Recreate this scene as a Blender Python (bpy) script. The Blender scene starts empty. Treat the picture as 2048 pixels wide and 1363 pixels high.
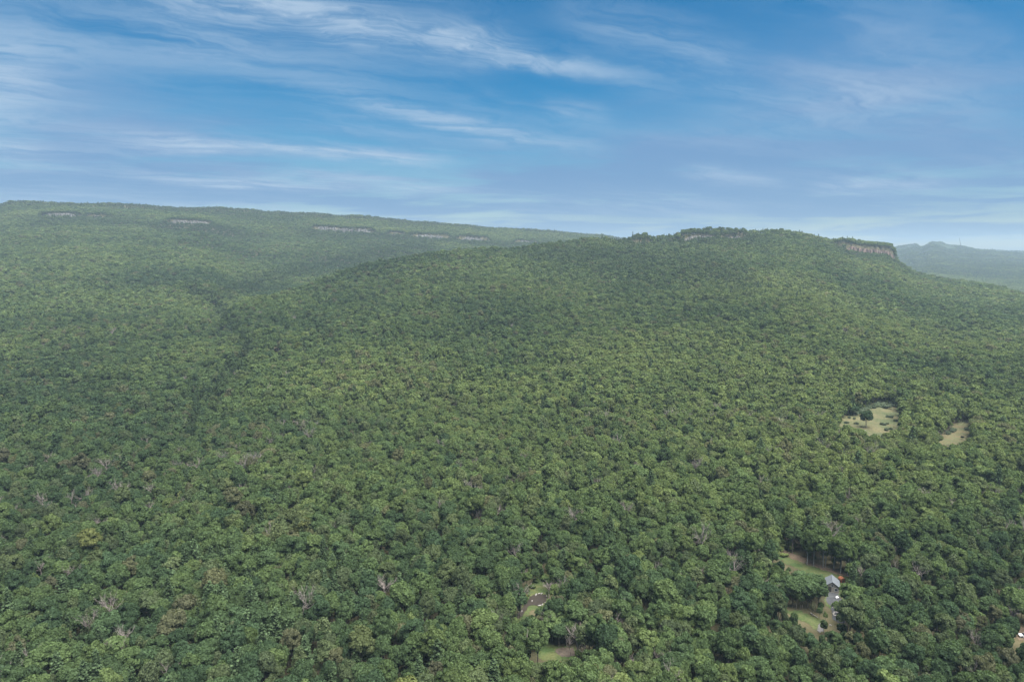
import bpy, bmesh, math, random
import numpy as np
from mathutils import Vector, Matrix

random.seed(7)
RNG = np.random.default_rng(11)
SC = bpy.context.scene
COL = SC.collection

# ------------------------------------------------------------------ camera
FPX, PITCH, CAMZ = 1384.0, math.radians(7.45), 150.0      # focal length in pixels of the 2048 wide photograph
CP, SP = math.cos(PITCH), math.sin(PITCH)
cam_d = bpy.data.cameras.new('camera')
cam_d.sensor_width = 36.0
cam_d.lens = 36.0 * FPX / 2048.0
cam_d.clip_start, cam_d.clip_end = 0.5, 60000.0
cam = bpy.data.objects.new('camera', cam_d)
COL.objects.link(cam)
cam.location = (0, 0, CAMZ)
cam.rotation_euler = (math.radians(90) - PITCH, 0, 0)
SC.camera = cam

# ------------------------------------------------------------------ light and exposure
SUN_ELEV, SUN_AZ = math.radians(72), math.radians(125)     # azimuth clockwise from the view direction (+Y)
SUN_STRENGTH, SUN_ANGLE = 5.0, 60.0
SKY_STRENGTH = 0.05
EXPOSURE = 1.68
HAZE_DENSITY = 0.88e-4

sun_d = bpy.data.lights.new('sun', 'SUN')
sun_d.energy = SUN_STRENGTH
sun_d.angle = math.radians(SUN_ANGLE)
sun_d.color = (1.0, 0.97, 0.92)
sun = bpy.data.objects.new('sun', sun_d)
COL.objects.link(sun)
sd = Vector((math.sin(SUN_AZ) * math.cos(SUN_ELEV), math.cos(SUN_AZ) * math.cos(SUN_ELEV), math.sin(SUN_ELEV)))
sun.rotation_euler = (-sd).to_track_quat('-Z', 'Y').to_euler()
sun.location = (0, 0, 900)

SC.view_settings.view_transform = 'Standard'
SC.view_settings.look = 'None'
SC.view_settings.exposure = EXPOSURE
SC.view_settings.gamma = 1.0
SC.view_settings.use_curve_mapping = False
cy = SC.cycles
cy.max_bounces = 4
cy.diffuse_bounces = 2
cy.glossy_bounces = 1
cy.transmission_bounces = 2
cy.transparent_max_bounces = 4
cy.volume_bounces = 1
cy.caustics_reflective = cy.caustics_refractive = False
cy.use_denoising = True
cy.sample_clamp_indirect = 4.0

# ------------------------------------------------------------------ world: sky with thin high cloud
class NT:
    """small helper that writes math nodes"""
    def __init__(self, tree):
        self.t = tree
    def node(self, kind, **kw):
        n = self.t.nodes.new(kind)
        for k, v in kw.items():
            setattr(n, k, v)
        return n
    def put(self, sock, v):
        if isinstance(v, bpy.types.NodeSocket):
            self.t.links.new(v, sock)
        else:
            sock.default_value = v
    def m(self, op, *args, clamp=False):
        n = self.node('ShaderNodeMath', operation=op, use_clamp=clamp)
        for i, a in enumerate(args):
            self.put(n.inputs[i], a)
        return n.outputs[0]
    def noise(self, vec, scale, detail=4, rough=0.55, distort=0.0):
        n = self.node('ShaderNodeTexNoise')
        self.put(n.inputs['Vector'], vec)
        n.inputs['Scale'].default_value = scale
        n.inputs['Detail'].default_value = detail
        n.inputs['Roughness'].default_value = rough
        n.inputs['Distortion'].default_value = distort
        return n.outputs['Fac']
    def comb(self, x, y, z=0.0):
        n = self.node('ShaderNodeCombineXYZ')
        for i, a in enumerate((x, y, z)):
            self.put(n.inputs[i], a)
        return n.outputs[0]
    def mix(self, fac, a, b, blend='MIX'):
        n = self.node('ShaderNodeMix', data_type='RGBA', blend_type=blend)
        self.put(n.inputs['Factor'], fac)
        self.put(n.inputs[6], a)
        self.put(n.inputs[7], b)
        return n.outputs[2]
    def ramp(self, fac, lo, hi):
        n = self.node('ShaderNodeMapRange', interpolation_type='SMOOTHSTEP', clamp=True)
        self.put(n.inputs['Value'], fac)
        n.inputs['From Min'].default_value = lo
        n.inputs['From Max'].default_value = hi
        return n.outputs['Result']

world = bpy.data.worlds.new('World')
SC.world = world
world.use_nodes = True
wt = world.node_tree
wt.nodes.clear()
W = NT(wt)
tc = W.node('ShaderNodeTexCoord')
sep = W.node('ShaderNodeSeparateXYZ')
wt.links.new(tc.outputs['Generated'], sep.inputs[0])
dx, dy, dz = sep.outputs
sky = W.node('ShaderNodeTexSky', sky_type='NISHITA')
sky.sun_disc = False
sky.sun_elevation = SUN_ELEV
sky.sun_rotation = SUN_AZ
sky.altitude = 300
sky.air_density = 1.0
sky.dust_density = 0.2
sky.ozone_density = 3.0
# azimuth and elevation of a direction, in degrees
az = W.m('MULTIPLY', W.m('ARCTAN2', dx, dy), 57.29578)
el = W.m('MULTIPLY', W.m('ARCSINE', dz), 57.29578)

def px_dir(x, y):
    u, v = (x - 1024.0) / FPX, (681.5 - y) / FPX
    return np.array([u, CP + v * SP, -SP + v * CP])
def px_azel(x, y):
    d = px_dir(x, y)
    return (math.degrees(math.atan2(d[0], d[1])), math.degrees(math.asin(d[2] / np.linalg.norm(d))))

# cloud plane coordinates: fibres of the high cloud run towards azimuth 57 degrees
iz = W.m('DIVIDE', 1.0, W.m('ADD', W.m('MAXIMUM', dz, 0.0), 0.09))
pxn, pyn = W.m('MULTIPLY', dx, iz), W.m('MULTIPLY', dy, iz)
A0 = math.radians(57)
along = W.m('ADD', W.m('MULTIPLY', pxn, math.sin(A0)), W.m('MULTIPLY', pyn, math.cos(A0)))
across = W.m('SUBTRACT', W.m('MULTIPLY', pxn, math.cos(A0)), W.m('MULTIPLY', pyn, math.sin(A0)))
curl = W.m('MULTIPLY', W.m('SUBTRACT', W.noise(W.comb(along, across, 1.0), 1.1, 4, 0.6), 0.5), 1.5)
fibre_v = W.comb(W.m('MULTIPLY', W.m('ADD', along, curl), 0.62), W.m('MULTIPLY', W.m('ADD', across, W.m('MULTIPLY', curl, 0.45)), 2.1), 0.3)
fibre = W.noise(fibre_v, 2.4, 10, 0.66, 0.25)
soft = W.noise(W.comb(W.m('MULTIPLY', along, 0.5), across, 4.0), 0.9, 4, 0.5, 0.2)
layer_v = W.comb(W.m('MULTIPLY', pxn, 0.55), W.m('MULTIPLY', pyn, 1.1), 7.0)
layer = W.noise(layer_v, 1.5, 9, 0.64, 0.5)
warp = W.m('MULTIPLY', W.m('SUBTRACT', W.noise(W.comb(W.m('MULTIPLY', az, 0.05), W.m('MULTIPLY', el, 0.16), 2.0), 2.0, 5, 0.6), 0.5), 2.6)
elw = W.m('ADD', el, warp)

def streak(x0, y0, x1, y1, width, bend=0.0, power=1.0, soft_end=0.9, patch=False):
    """soft cloud band between two sky directions (given as photograph pixels), half width in degrees, bend in degrees"""
    a0, e0 = px_azel(x0, y0)
    a1, e1 = px_azel(x1, y1)
    ca, ce = (a0 + a1) / 2, (e0 + e1) / 2
    L = math.hypot(a1 - a0, e1 - e0) / 2
    c, s = (a1 - a0) / 2 / L, (e1 - e0) / 2 / L
    da, de = W.m('SUBTRACT', az, ca), W.m('SUBTRACT', elw, ce)
    u = W.m('DIVIDE', W.m('ADD', W.m('MULTIPLY', da, c), W.m('MULTIPLY', de, s)), L)
    v = W.m('SUBTRACT', W.m('MULTIPLY', de, c), W.m('MULTIPLY', da, s))
    u2 = W.m('MULTIPLY', u, u)
    v = W.m('DIVIDE', W.m('SUBTRACT', v, W.m('MULTIPLY', W.m('SUBTRACT', u2, 1.0), -bend)), width)
    q = W.m('ADD', W.m('MULTIPLY', v, v), W.m('MULTIPLY', u2 if patch else W.m('MULTIPLY', u2, u2), soft_end))
    return W.m('MULTIPLY', W.m('EXPONENT', W.m('MULTIPLY', q, -1.0)), power)

def total(items):
    t = items[0]
    for i in items[1:]:
        t = W.m('ADD', t, i)
    return t

white_streaks = total([
    streak(420, 5, 1260, 160, 0.9, 0.9, 0.75),
    streak(300, 10, 1000, 70, 2.6, 0.0, 0.35),
    streak(-300, 30, 700, 90, 4.5, 0.0, 0.24, 1.0, True),
    streak(1130, 30, 1480, 150, 1.9, 0.5, 0.40),
    streak(690, 195, 1180, 292, 0.75, -0.3, 0.55),
    streak(260, 283, 860, 322, 0.50, 0.25, 0.75),
    streak(450, 362, 900, 368, 0.65, 0.2, 0.45),
    streak(-170, 175, 130, 150, 2.6, 0.0, 0.6, 1.2, True),
    streak(-120, 290, 150, 335, 1.1, 0.0, 0.5, 1.2, True),
    streak(1480, 205, 2000, 185, 2.4, 0.3, 0.50, 1.0, True),
    streak(1370, 342, 1560, 372, 0.6, 0.0, 0.40),
    streak(1640, 378, 1900, 366, 0.5, 0.0, 0.45),
    streak(1090, 210, 1220, 240, 0.7, 0.0, 0.30),
    streak(-60, 402, 560, 410, 0.7, 0.0, 0.40),
    streak(200, 352, 520, 366, 0.4, 0.2, 0.40),
])
grey_streaks = total([
    streak(-60, 372, 600, 392, 1.2, 0.4, 0.95),
    streak(420, 380, 800, 405, 0.7, 0.3, 0.60),
    streak(-100, 230, 300, 190, 2.6, 0.0, 0.55, 1.0, True),
    streak(60, 290, 500, 300, 1.5, 0.0, 0.40),
    streak(960, 360, 1330, 345, 1.0, 0.0, 0.9),
    streak(1100, 420, 2100, 400, 1.5, 0.0, 0.55),
    streak(1250, 300, 2080, 280, 2.2, 0.0, 0.75),
    streak(1400, 150, 2180, 100, 3.6, 0.0, 0.66, 1.0, True),
])
fib_mod = W.ramp(fibre, 0.32, 0.66)
cirrus = W.m('MULTIPLY', white_streaks, W.m('ADD', 0.22, W.m('MULTIPLY', fib_mod, 0.98)))
cirrus = W.m('ADD', cirrus, W.m('MULTIPLY', W.m('MULTIPLY', W.ramp(soft, 0.40, 0.75), fib_mod), 0.34))
cirrus = W.m('MINIMUM', W.m('MAXIMUM', cirrus, 0.0), 0.9)
lay_mod = W.ramp(layer, 0.30, 0.64)
stratus = W.m('ADD', W.m('MULTIPLY', grey_streaks, W.m('ADD', 0.45, W.m('MULTIPLY', lay_mod, 0.7))), W.m('MULTIPLY', W.ramp(layer, 0.5, 0.8), 0.35))
low = W.ramp(el, 13.0, 2.0)
bank_v = W.comb(W.m('MULTIPLY', az, 0.035), W.m('MULTIPLY', el, 0.42), 11.0)
bank = W.ramp(W.noise(bank_v, 1.6, 8, 0.62, 0.4), 0.41, 0.58)
stratus = W.m('ADD', stratus, W.m('MULTIPLY', low, W.m('ADD', 0.26, W.m('MULTIPLY', bank, 0.64))))
stratus = W.m('MINIMUM', W.m('MAXIMUM', stratus, 0.0), 0.9)
hs = W.node('ShaderNodeHueSaturation')
wt.links.new(sky.outputs[0], hs.inputs['Color'])
hs.inputs['Hue'].default_value = 0.493
hs.inputs['Saturation'].default_value = 1.60
hs.inputs['Value'].default_value = 0.64
k = 1.0 / SKY_STRENGTH
CIRRUS_C = tuple(c * k for c in (0.136, 0.182, 0.236)) + (1,)
STRATUS_C = tuple(c * k for c in (0.048, 0.098, 0.180)) + (1,)
c1 = W.mix(stratus, hs.outputs[0], STRATUS_C)
c2 = W.mix(cirrus, c1, CIRRUS_C)
bg = W.node('ShaderNodeBackground')
wt.links.new(c2, bg.inputs['Color'])
bg.inputs['Strength'].default_value = SKY_STRENGTH
out = W.node('ShaderNodeOutputWorld')
wt.links.new(bg.outputs[0], out.inputs['Surface'])
world.cycles.sampling_method = 'MANUAL'
world.cycles.sample_map_resolution = 512

# ------------------------------------------------------------------ terrain function
def sstep(t):
    t = np.clip(t, 0, 1)
    return t * t * (3 - 2 * t)

_perm = np.random.default_rng(3).random((257, 257))
def vnoise(x, y):
    xi, yi = np.floor(x).astype(int), np.floor(y).astype(int)
    fx, fy = x - xi, y - yi
    fx, fy = fx * fx * (3 - 2 * fx), fy * fy * (3 - 2 * fy)
    g = lambda a, b: _perm[a % 257, b % 257]
    return ((g(xi, yi) * (1 - fx) + g(xi + 1, yi) * fx) * (1 - fy) + (g(xi, yi + 1) * (1 - fx) + g(xi + 1, yi + 1) * fx) * fy) * 2 - 1
def fbm(x, y, o=3):
    t, a = 0, 1.0
    for i in range(o):
        t = t + a * vnoise(x + 17.3 * i, y - 9.1 * i)
        x, y, a = x * 2.03, y * 2.03, a * 0.5
    return t

def row_z(row, Y):
    v = (681.5 - np.asarray(row, float)) / FPX
    return CAMZ + Y * (v * CP - SP) / (CP + v * SP)

# crest rows (photograph pixels) and crest distances (metres) of the wooded spur and of the long ridge behind
F_X = [-900, -200, 0, 150, 300, 400, 430, 447, 500, 560, 700, 850, 1000, 1200, 1290, 1350, 1420, 1500, 1590, 1640, 1665, 1690, 1720, 1760, 1779, 1787, 1800, 1830, 1900, 2048, 2300, 3000]
F_R = [830, 790, 770, 750, 720, 660, 624, 606, 586, 570, 534, 504, 491, 479, 472, 467, 459, 461, 464, 470, 478, 491, 496, 498, 500, 508, 518, 535, 557, 580, 612, 660]
F_Y = [900, 900, 900, 930, 1000, 1110, 1150, 1170, 1230, 1300, 1450, 1600, 1750, 1950, 2030, 2080, 2150, 2200, 2250, 2300, 2320, 2330, 2340, 2350, 2360, 2360, 2350, 2320, 2200, 1950, 1700, 1500]
B_X = [-900, -300, -60, 0, 30, 90, 300, 500, 740, 900, 1000, 1100, 1205, 1300, 1500, 1800, 2100, 3000]
B_R = [540, 470, 432, 413, 402, 402, 409, 417, 432, 446, 454, 460, 468, 486, 530, 580, 600, 620]
B_Y = [2600, 2800, 2900, 2950, 3000, 3050, 3150, 3300, 3450, 3600, 3750, 3900, 4050, 4100, 4100, 4000, 3900, 3800]
C_X = [-900, 1300, 1700, 1790, 1805, 1830, 1843, 1852, 1862, 1882, 1895, 1940, 2000, 2048, 2150, 2400, 3000]
C_R = [505, 503, 498, 496, 493.5, 488, 493.5, 488, 482.5, 486, 492, 495.5, 500, 503, 507, 512, 520]
BASE = 15.0

def tree_h(X, Y):
    r = np.hypot(X, Y)
    return 15.0 - 6.5 * sstep((r - 1900) / 1100)

def columns(X, Y):
    r = np.hypot(X, Y)
    th = np.arctan2(X, Y)
    thc = np.clip(th, -0.85, 0.85)
    Ye = np.maximum(r * np.cos(thc), 1.0)
    return th, 1024 + FPX * np.tan(thc) * 1.008, Ye

def canopy(X, Y):
    th, x, Ye = columns(X, Y)
    # spur in front
    yc, rc = np.interp(x, F_X, F_Y), np.interp(x, F_X, F_R)
    zc = row_z(rc, yc)
    t = (Ye - 560) / (yc - 560)
    up = BASE + (zc - BASE) * np.clip(t, 0, 1) ** 1.18
    zf = np.where(t < 1, up, zc - 0.30 * (Ye - yc) - 0.00012 * (Ye - yc) ** 2)
    zf = np.maximum(zf, -60)
    # long ridge
    yb, rb = np.interp(x, B_X, B_Y), np.interp(x, B_X, B_R)
    zb0 = row_z(rb, yb)
    t = (Ye - 600) / (yb - 600)
    tt = np.clip(t, 0, 1)
    up = BASE + (zb0 - BASE) * tt ** (1.45 + 0.48 * sstep((x - 390) / 150))
    zb = np.where(t < 1, up, zb0 - 0.10 * (Ye - yb))
    # drop the long ridge's foot on the far side of the spur where the valley opens
    op = sstep((x - 1250) / 300)
    zb = zb * (1 - op) + (-60) * op
    zb = np.maximum(zb, -60)
    # hazy range far beyond
    zcc = row_z(np.interp(x, C_X, C_R), 6600.0)
    t = (Ye - 2600) / 4000.0
    zr = np.where(t < 1, -45 + (zcc + 45) * np.clip(t, 0, 1) ** 1.25, zcc - 0.08 * (Ye - 6600))
    zr = np.where(Ye < 2600, -60, np.maximum(zr, -45))
    k = 7.0
    m1 = np.maximum(zf, zb)
    z = m1 + k * np.log(np.exp((zf - m1) / k) + np.exp((zb - m1) / k)) - k * 0.69 * np.exp(-np.abs(zf - zb) / k)
    z = z - 13.0 * np.exp(-((zf - zb) / 7.0) ** 2) * sstep((Ye - 850) / 200) * (1 - sstep((Ye - 2300) / 300))
    z = np.where(Ye > 2500, np.maximum(z, zr), z)
    z = z + sstep((Ye - 600) / 500) * 3.2 * fbm(X / 105 + 9, Y / 85 + 3, 1)
    w = sstep((Ye - 450) / 700)
    z = z + w * (7.5 - 4.5 * sstep((Ye - 2500) / 400) * (x < 1230)) * fbm(X / 210, Y / 210, 2) * (1 + sstep((Ye - 3500) / 2500) * 1.6) + (0.25 + 0.75 * w) * 1.6 * fbm(X / 75 + 40, Y / 75, 2)
    fade = 1 - sstep((np.abs(th) - 0.95) / 0.6)
    z = BASE + (z - BASE) * fade
    return z

# cliffs: x from, x to, row of the foot, visible height in rows, colour
CLIFFS = [
    dict(x=(95, 157), foot=(430, 430), h=9, tone='pale', label='low pale grey rock band near the end of the long ridge'),
    dict(x=(188, 212), foot=(432, 432), h=6, tone='pale', label='tiny pale rock knob on the upper wooded ridge slope'),
    dict(x=(345, 422), foot=(443, 447), h=10, tone='pale', label='long thin pale cliff band under the ridge top'),
    dict(x=(633, 742), foot=(458, 464), h=13, tone='pale', label='wide pale grey cliff face high on the long ridge'),
    dict(x=(784, 802), foot=(466, 467), h=7, tone='grey', label='small grey rock face beside the wide pale cliff'),
    dict(x=(830, 890), foot=(472, 474), h=10, tone='grey', label='broken grey cliff with vertical streaks on the long ridge'),
    dict(x=(924, 970), foot=(477, 480), h=12, tone='grey', label='grey cliff of narrow rock ribs near the saddle'),
    dict(x=(1034, 1064), foot=(483, 484), h=7, tone='grey', label='small grey rock band just behind the spur crest'),
    dict(x=(1692, 1786), foot=(502, 509), h=22, tone='red', label='tall reddish cliff ending the wooded headland'),
    dict(x=(1368, 1482), foot=(471, 470), h=8, add=3, clear=44, poke=0.08, tone='pale', label='pale curved rock slab below the summit conifers'),
    dict(x=(1268, 1292), foot=(479, 479), h=6, add=2, clear=34, tone='pale', label='small pale rock outcrop beside the saddle'),
]

def project(X, Y, Z):
    Zr = Z - CAMZ
    d = np.maximum(Y * CP - Zr * SP, 1e-3)
    return 1024 + FPX * X / d, 681.5 - FPX * (Y * SP + Zr * CP) / d

def hit(px, py, zfun, y0=120.0, y1=9500.0, n=900):
    """first meeting of the sight lines with a height function"""
    px, py = np.atleast_1d(np.asarray(px, float)), np.atleast_1d(np.asarray(py, float))
    u, v = (px - 1024) / FPX, (681.5 - py) / FPX
    sx, sz = u / (CP + v * SP), (v * CP - SP) / (CP + v * SP)
    Y = np.geomspace(y0, y1, n)[None, :]
    Zr = CAMZ + sz[:, None] * Y
    g = Zr - zfun(sx[:, None] * Y, Y + 0 * sx[:, None])
    below = g < 0
    i = np.where(below.any(1), below.argmax(1), n - 1)
    i = np.maximum(i, 1)
    a = np.arange(len(px))
    g0, g1 = g[a, i - 1], g[a, i]
    f = np.clip(g0 / (g0 - g1 + 1e-9), 0, 1)
    Yh = Y[0, i - 1] + f * (Y[0, i] - Y[0, i - 1])
    return sx * Yh, Yh

for c in CLIFFS:
    c['rl'], c['rr'] = (38, 9) if c['tone'] == 'red' else (16, 16)
    xs = np.linspace(c['x'][0] - c['rl'], c['x'][1] + c['rr'], 60)
    fr = np.interp(xs, c['x'], c['foot'])
    X, Y = hit(xs, fr, canopy, 1500)
    Yo = np.median(Y) + np.polyval(np.polyfit(xs - xs.mean(), Y - np.median(Y), 1), xs - xs.mean())
    if c['tone'] == 'red':
        Yo = np.interp(xs, [xs[0], xs[-1]], [2200, 2275])
    c['xs'], c['Yo'] = xs, Yo
    c['H'] = 34.0 if c['tone'] == 'red' else c.get('add', 0) + c['h'] * np.median(Yo) / FPX * 0.62 + 3.5

RAVX, RAVY = hit([425, 440, 470, 500, 470, 440, 390, 380], [600, 622, 656, 690, 732, 770, 800, 860], canopy, 400)
def ravine_dist(X, Y):
    d = np.full(np.shape(X), 1e9)
    for i in range(len(RAVX) - 1):
        vx, vy = RAVX[i + 1] - RAVX[i], RAVY[i + 1] - RAVY[i]
        t = np.clip(((X - RAVX[i]) * vx + (Y - RAVY[i]) * vy) / (vx * vx + vy * vy), 0, 1)
        d = np.minimum(d, np.hypot(X - RAVX[i] - t * vx, Y - RAVY[i] - t * vy))
    return d

def ground(X, Y):
    X, Y = np.asarray(X, float), np.asarray(Y, float)
    z = canopy(X, Y) - tree_h(X, Y)
    z = z - 9.0 * np.exp(-(ravine_dist(X, Y) / 24.0) ** 2)
    th, x, Ye = columns(X, Y)
    for c in CLIFFS:
        sel = (x > c['xs'][0]) & (x < c['xs'][-1])
        if not sel.any():
            continue
        yk = np.interp(x, c['xs'], c['Yo'])
        win = sstep((x - c['xs'][0]) / c['rl']) * (1 - sstep((x - c['xs'][-1] + c['rr']) / c['rr']))
        back = 1 - sstep((Ye - yk - (150 if c['tone'] == 'red' else 25)) / 190)
        z = z + np.where(sel, c['H'] * 0.85 * win * sstep((Ye - yk) / 7 + 0.2) * back, 0)
    return z

def on_ground(px, py):
    X, Y = hit(px, py, ground)
    return X, Y, ground(X, Y)

# ------------------------------------------------------------------ materials
def material(name, build):
    m = bpy.data.materials.new(name)
    m.use_nodes = True
    t = m.node_tree
    t.nodes.clear()
    N = NT(t)
    o = N.node('ShaderNodeOutputMaterial')
    s = build(N)
    t.links.new(s, o.inputs['Surface'])
    return m

def bsdf(N, color, rough=0.9, spec=0.2, bump=None, bump_d=0.1):
    b = N.node('ShaderNodeBsdfPrincipled')
    N.put(b.inputs['Base Color'], color)
    b.inputs['Roughness'].default_value = rough
    b.inputs['Specular IOR Level'].default_value = spec
    if bump is not None:
        bn = N.node('ShaderNodeBump')
        bn.inputs['Distance'].default_value = bump_d
        bn.inputs['Strength'].default_value = 0.8
        N.put(bn.inputs['Height'], bump)
        N.t.links.new(bn.outputs[0], b.inputs['Normal'])
    return b.outputs[0]

def pos(N):
    return N.node('ShaderNodeNewGeometry').outputs['Position']

def two_tone(name, a, b, scale, lo=0.35, hi=0.65, rough=0.9, bump_d=0.1, fine=None):
    def build(N):
        p = pos(N)
        n = N.noise(p, scale, 6, 0.6)
        col = N.mix(N.ramp(n, lo, hi), a + (1,), b + (1,))
        f = N.noise(p, fine or scale * 6, 4, 0.6)
        col = N.mix(0.5, col, N.mix(N.ramp(f, 0.3, 0.7), (0.55, 0.55, 0.55, 1), (1.35, 1.35, 1.35, 1)), 'MULTIPLY')
        return bsdf(N, col, rough, 0.2, f, bump_d)
    return material(name, build)

def leaf_material(name, translucency=0.36):
    def build(N):
        at = N.node('ShaderNodeAttribute', attribute_type='INSTANCER', attribute_name='tint')
        ge = N.node('ShaderNodeNewGeometry')
        v = N.m('ADD', 0.72, N.m('MULTIPLY', ge.outputs['Random Per Island'], 0.56))
        vc = N.node('ShaderNodeCombineColor')
        for i in range(3):
            N.put(vc.inputs[i], v)
        col = N.mix(1.0, at.outputs['Color'], vc.outputs[0], 'MULTIPLY')
        d = N.node('ShaderNodeBsdfDiffuse')
        N.put(d.inputs['Color'], col)
        tr = N.node('ShaderNodeBsdfTranslucent')
        N.put(tr.inputs['Color'], N.mix(1.0, col, (1.15, 1.25, 0.6, 1), 'MULTIPLY'))
        mx = N.node('ShaderNodeMixShader')
        mx.inputs[0].default_value = translucency
        N.t.links.new(d.outputs[0], mx.inputs[1])
        N.t.links.new(tr.outputs[0], mx.inputs[2])
        return mx.outputs[0]
    return material(name, build)

M_LEAF = leaf_material('leaves')
M_NEEDLE = leaf_material('needles', 0.12)
M_BARK = two_tone('bark', (0.10, 0.085, 0.07), (0.19, 0.17, 0.145), 1.2)
M_PALEBARK = two_tone('pale_bark', (0.20, 0.185, 0.165), (0.32, 0.30, 0.27), 1.2)
M_DEAD = two_tone('dead_wood', (0.12, 0.10, 0.088), (0.24, 0.21, 0.19), 0.8)
M_FLOOR = two_tone('forest_floor', (0.022, 0.022, 0.012), (0.045, 0.04, 0.02), 0.05, fine=0.5)
M_MEADOW = two_tone('dry_meadow', (0.050, 0.060, 0.024), (0.088, 0.080, 0.038), 0.045, 0.4, 0.6, fine=0.6)
M_TAN = two_tone('dry_earth_grass', (0.086, 0.070, 0.034), (0.062, 0.068, 0.029), 0.09, fine=0.8)
M_LAWN = two_tone('lawn_grass', (0.032, 0.055, 0.015), (0.065, 0.072, 0.026), 0.14, fine=1.2)
M_DIRT = two_tone('bare_dirt', (0.085, 0.06, 0.04), (0.12, 0.09, 0.06), 0.25, fine=1.5)
M_MUD = two_tone('dark_mud', (0.045, 0.036, 0.028), (0.075, 0.06, 0.045), 0.3, fine=1.5)
M_ASPHALT = two_tone('driveway_asphalt', (0.035, 0.037, 0.04), (0.055, 0.057, 0.06), 0.4, fine=3)
M_GRAVEL = two_tone('gravel_track', (0.07, 0.068, 0.064), (0.105, 0.10, 0.095), 0.7, fine=4)
M_STONE = two_tone('pale_stone', (0.17, 0.16, 0.145), (0.28, 0.265, 0.24), 1.2)

def rock_mat(name, a, b, c):
    def build(N):
        p = pos(N)
        mp = N.node('ShaderNodeMapping')
        N.put(mp.inputs['Vector'], p)
        mp.inputs['Scale'].default_value = (1, 1, 0.22)
        st = N.noise(mp.outputs[0], 0.16, 5, 0.65)
        bl = N.noise(p, 0.06, 4, 0.6)
        col = N.mix(N.ramp(st, 0.36, 0.62), a + (1,), b + (1,))
        col = N.mix(N.ramp(bl, 0.45, 0.7), col, c + (1,))
        return bsdf(N, col, 0.92, 0.2, st, 0.8)
    return material(name, build)
M_ROCK = {'pale': rock_mat('pale_rock', (0.06, 0.058, 0.055), (0.16, 0.155, 0.145), (0.095, 0.09, 0.085)),
          'grey': rock_mat('grey_rock', (0.06, 0.06, 0.058), (0.17, 0.165, 0.16), (0.10, 0.10, 0.095)),
          'red': rock_mat('red_rock', (0.07, 0.055, 0.048), (0.22, 0.15, 0.12), (0.14, 0.105, 0.09))}

def flat(name, color, rough=0.6, spec=0.3, fine=2.0, amount=0.25):
    def build(N):
        n = N.noise(pos(N), fine, 4, 0.6)
        lo, hi = 1 - amount, 1 + amount
        col = N.mix(1.0, color + (1,), N.mix(n, (lo, lo, lo, 1), (hi, hi, hi, 1)), 'MULTIPLY')
        return bsdf(N, col, rough, spec)
    return material(name, build)

# ------------------------------------------------------------------ object helpers
def props(o, label=None, cat=None, group=None, kind=None):
    for key, v in (('label', label), ('category', cat), ('group', group), ('kind', kind)):
        if v:
            o[key] = v
    return o

def mesh_obj(name, verts, faces, mats, parent=None, smooth=False, mat_index=None, loc=None):
    me = bpy.data.meshes.new(name)
    me.from_pydata([tuple(map(float, v)) for v in verts], [], [tuple(f) for f in faces])
    for m in (mats if isinstance(mats, (list, tuple)) else [mats]):
        me.materials.append(m)
    if mat_index is not None:
        me.polygons.foreach_set('material_index', np.asarray(mat_index, dtype=np.int32))
    if smooth:
        me.polygons.foreach_set('use_smooth', np.ones(len(me.polygons), dtype=bool))
    me.update()
    o = bpy.data.objects.new(name, me)
    COL.objects.link(o)
    if parent is not None:
        o.parent = parent
    if loc is not None:
        o.location = loc
    return o

def empty(name, loc, rz=0.0):
    o = bpy.data.objects.new(name, None)
    o.empty_display_size = 0.5
    COL.objects.link(o)
    o.location = loc
    o.rotation_euler = (0, 0, rz)
    return o

# ------------------------------------------------------------------ the ground sheet (reaches the horizon on every side)
px_cols = np.concatenate([np.arange(-160, 1640, 5.0), np.arange(1640, 1920, 2.0), np.arange(1920, 2210, 4.0)])
th_in = np.arctan((px_cols - 1024) / (FPX * 1.008))
th_l = np.linspace(-math.pi, th_in[0], 60)[:-1]
th_r = np.linspace(th_in[-1], math.pi, 60)[1:]
TH = np.concatenate([th_l, th_in, th_r])
RR = np.unique(np.concatenate([[2, 30, 80], np.geomspace(120, 1500, 150), np.arange(1500, 4400, 13.0), np.geomspace(4400, 7200, 70), np.geomspace(7200, 13000, 16)]))
T2, R2 = np.meshgrid(TH, RR)
GX, GY = R2 * np.sin(T2), R2 * np.cos(T2)
GZ = ground(GX, GY)
GZ = np.where(R2 > 9500, np.minimum(GZ, -20), GZ)
nr, nc = GX.shape
idx = np.arange(nr * nc).reshape(nr, nc)
quads = np.stack([idx[:-1, :-1], idx[1:, :-1], idx[1:, 1:], idx[:-1, 1:]], -1).reshape(-1, 4)[:, ::-1]

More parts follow.
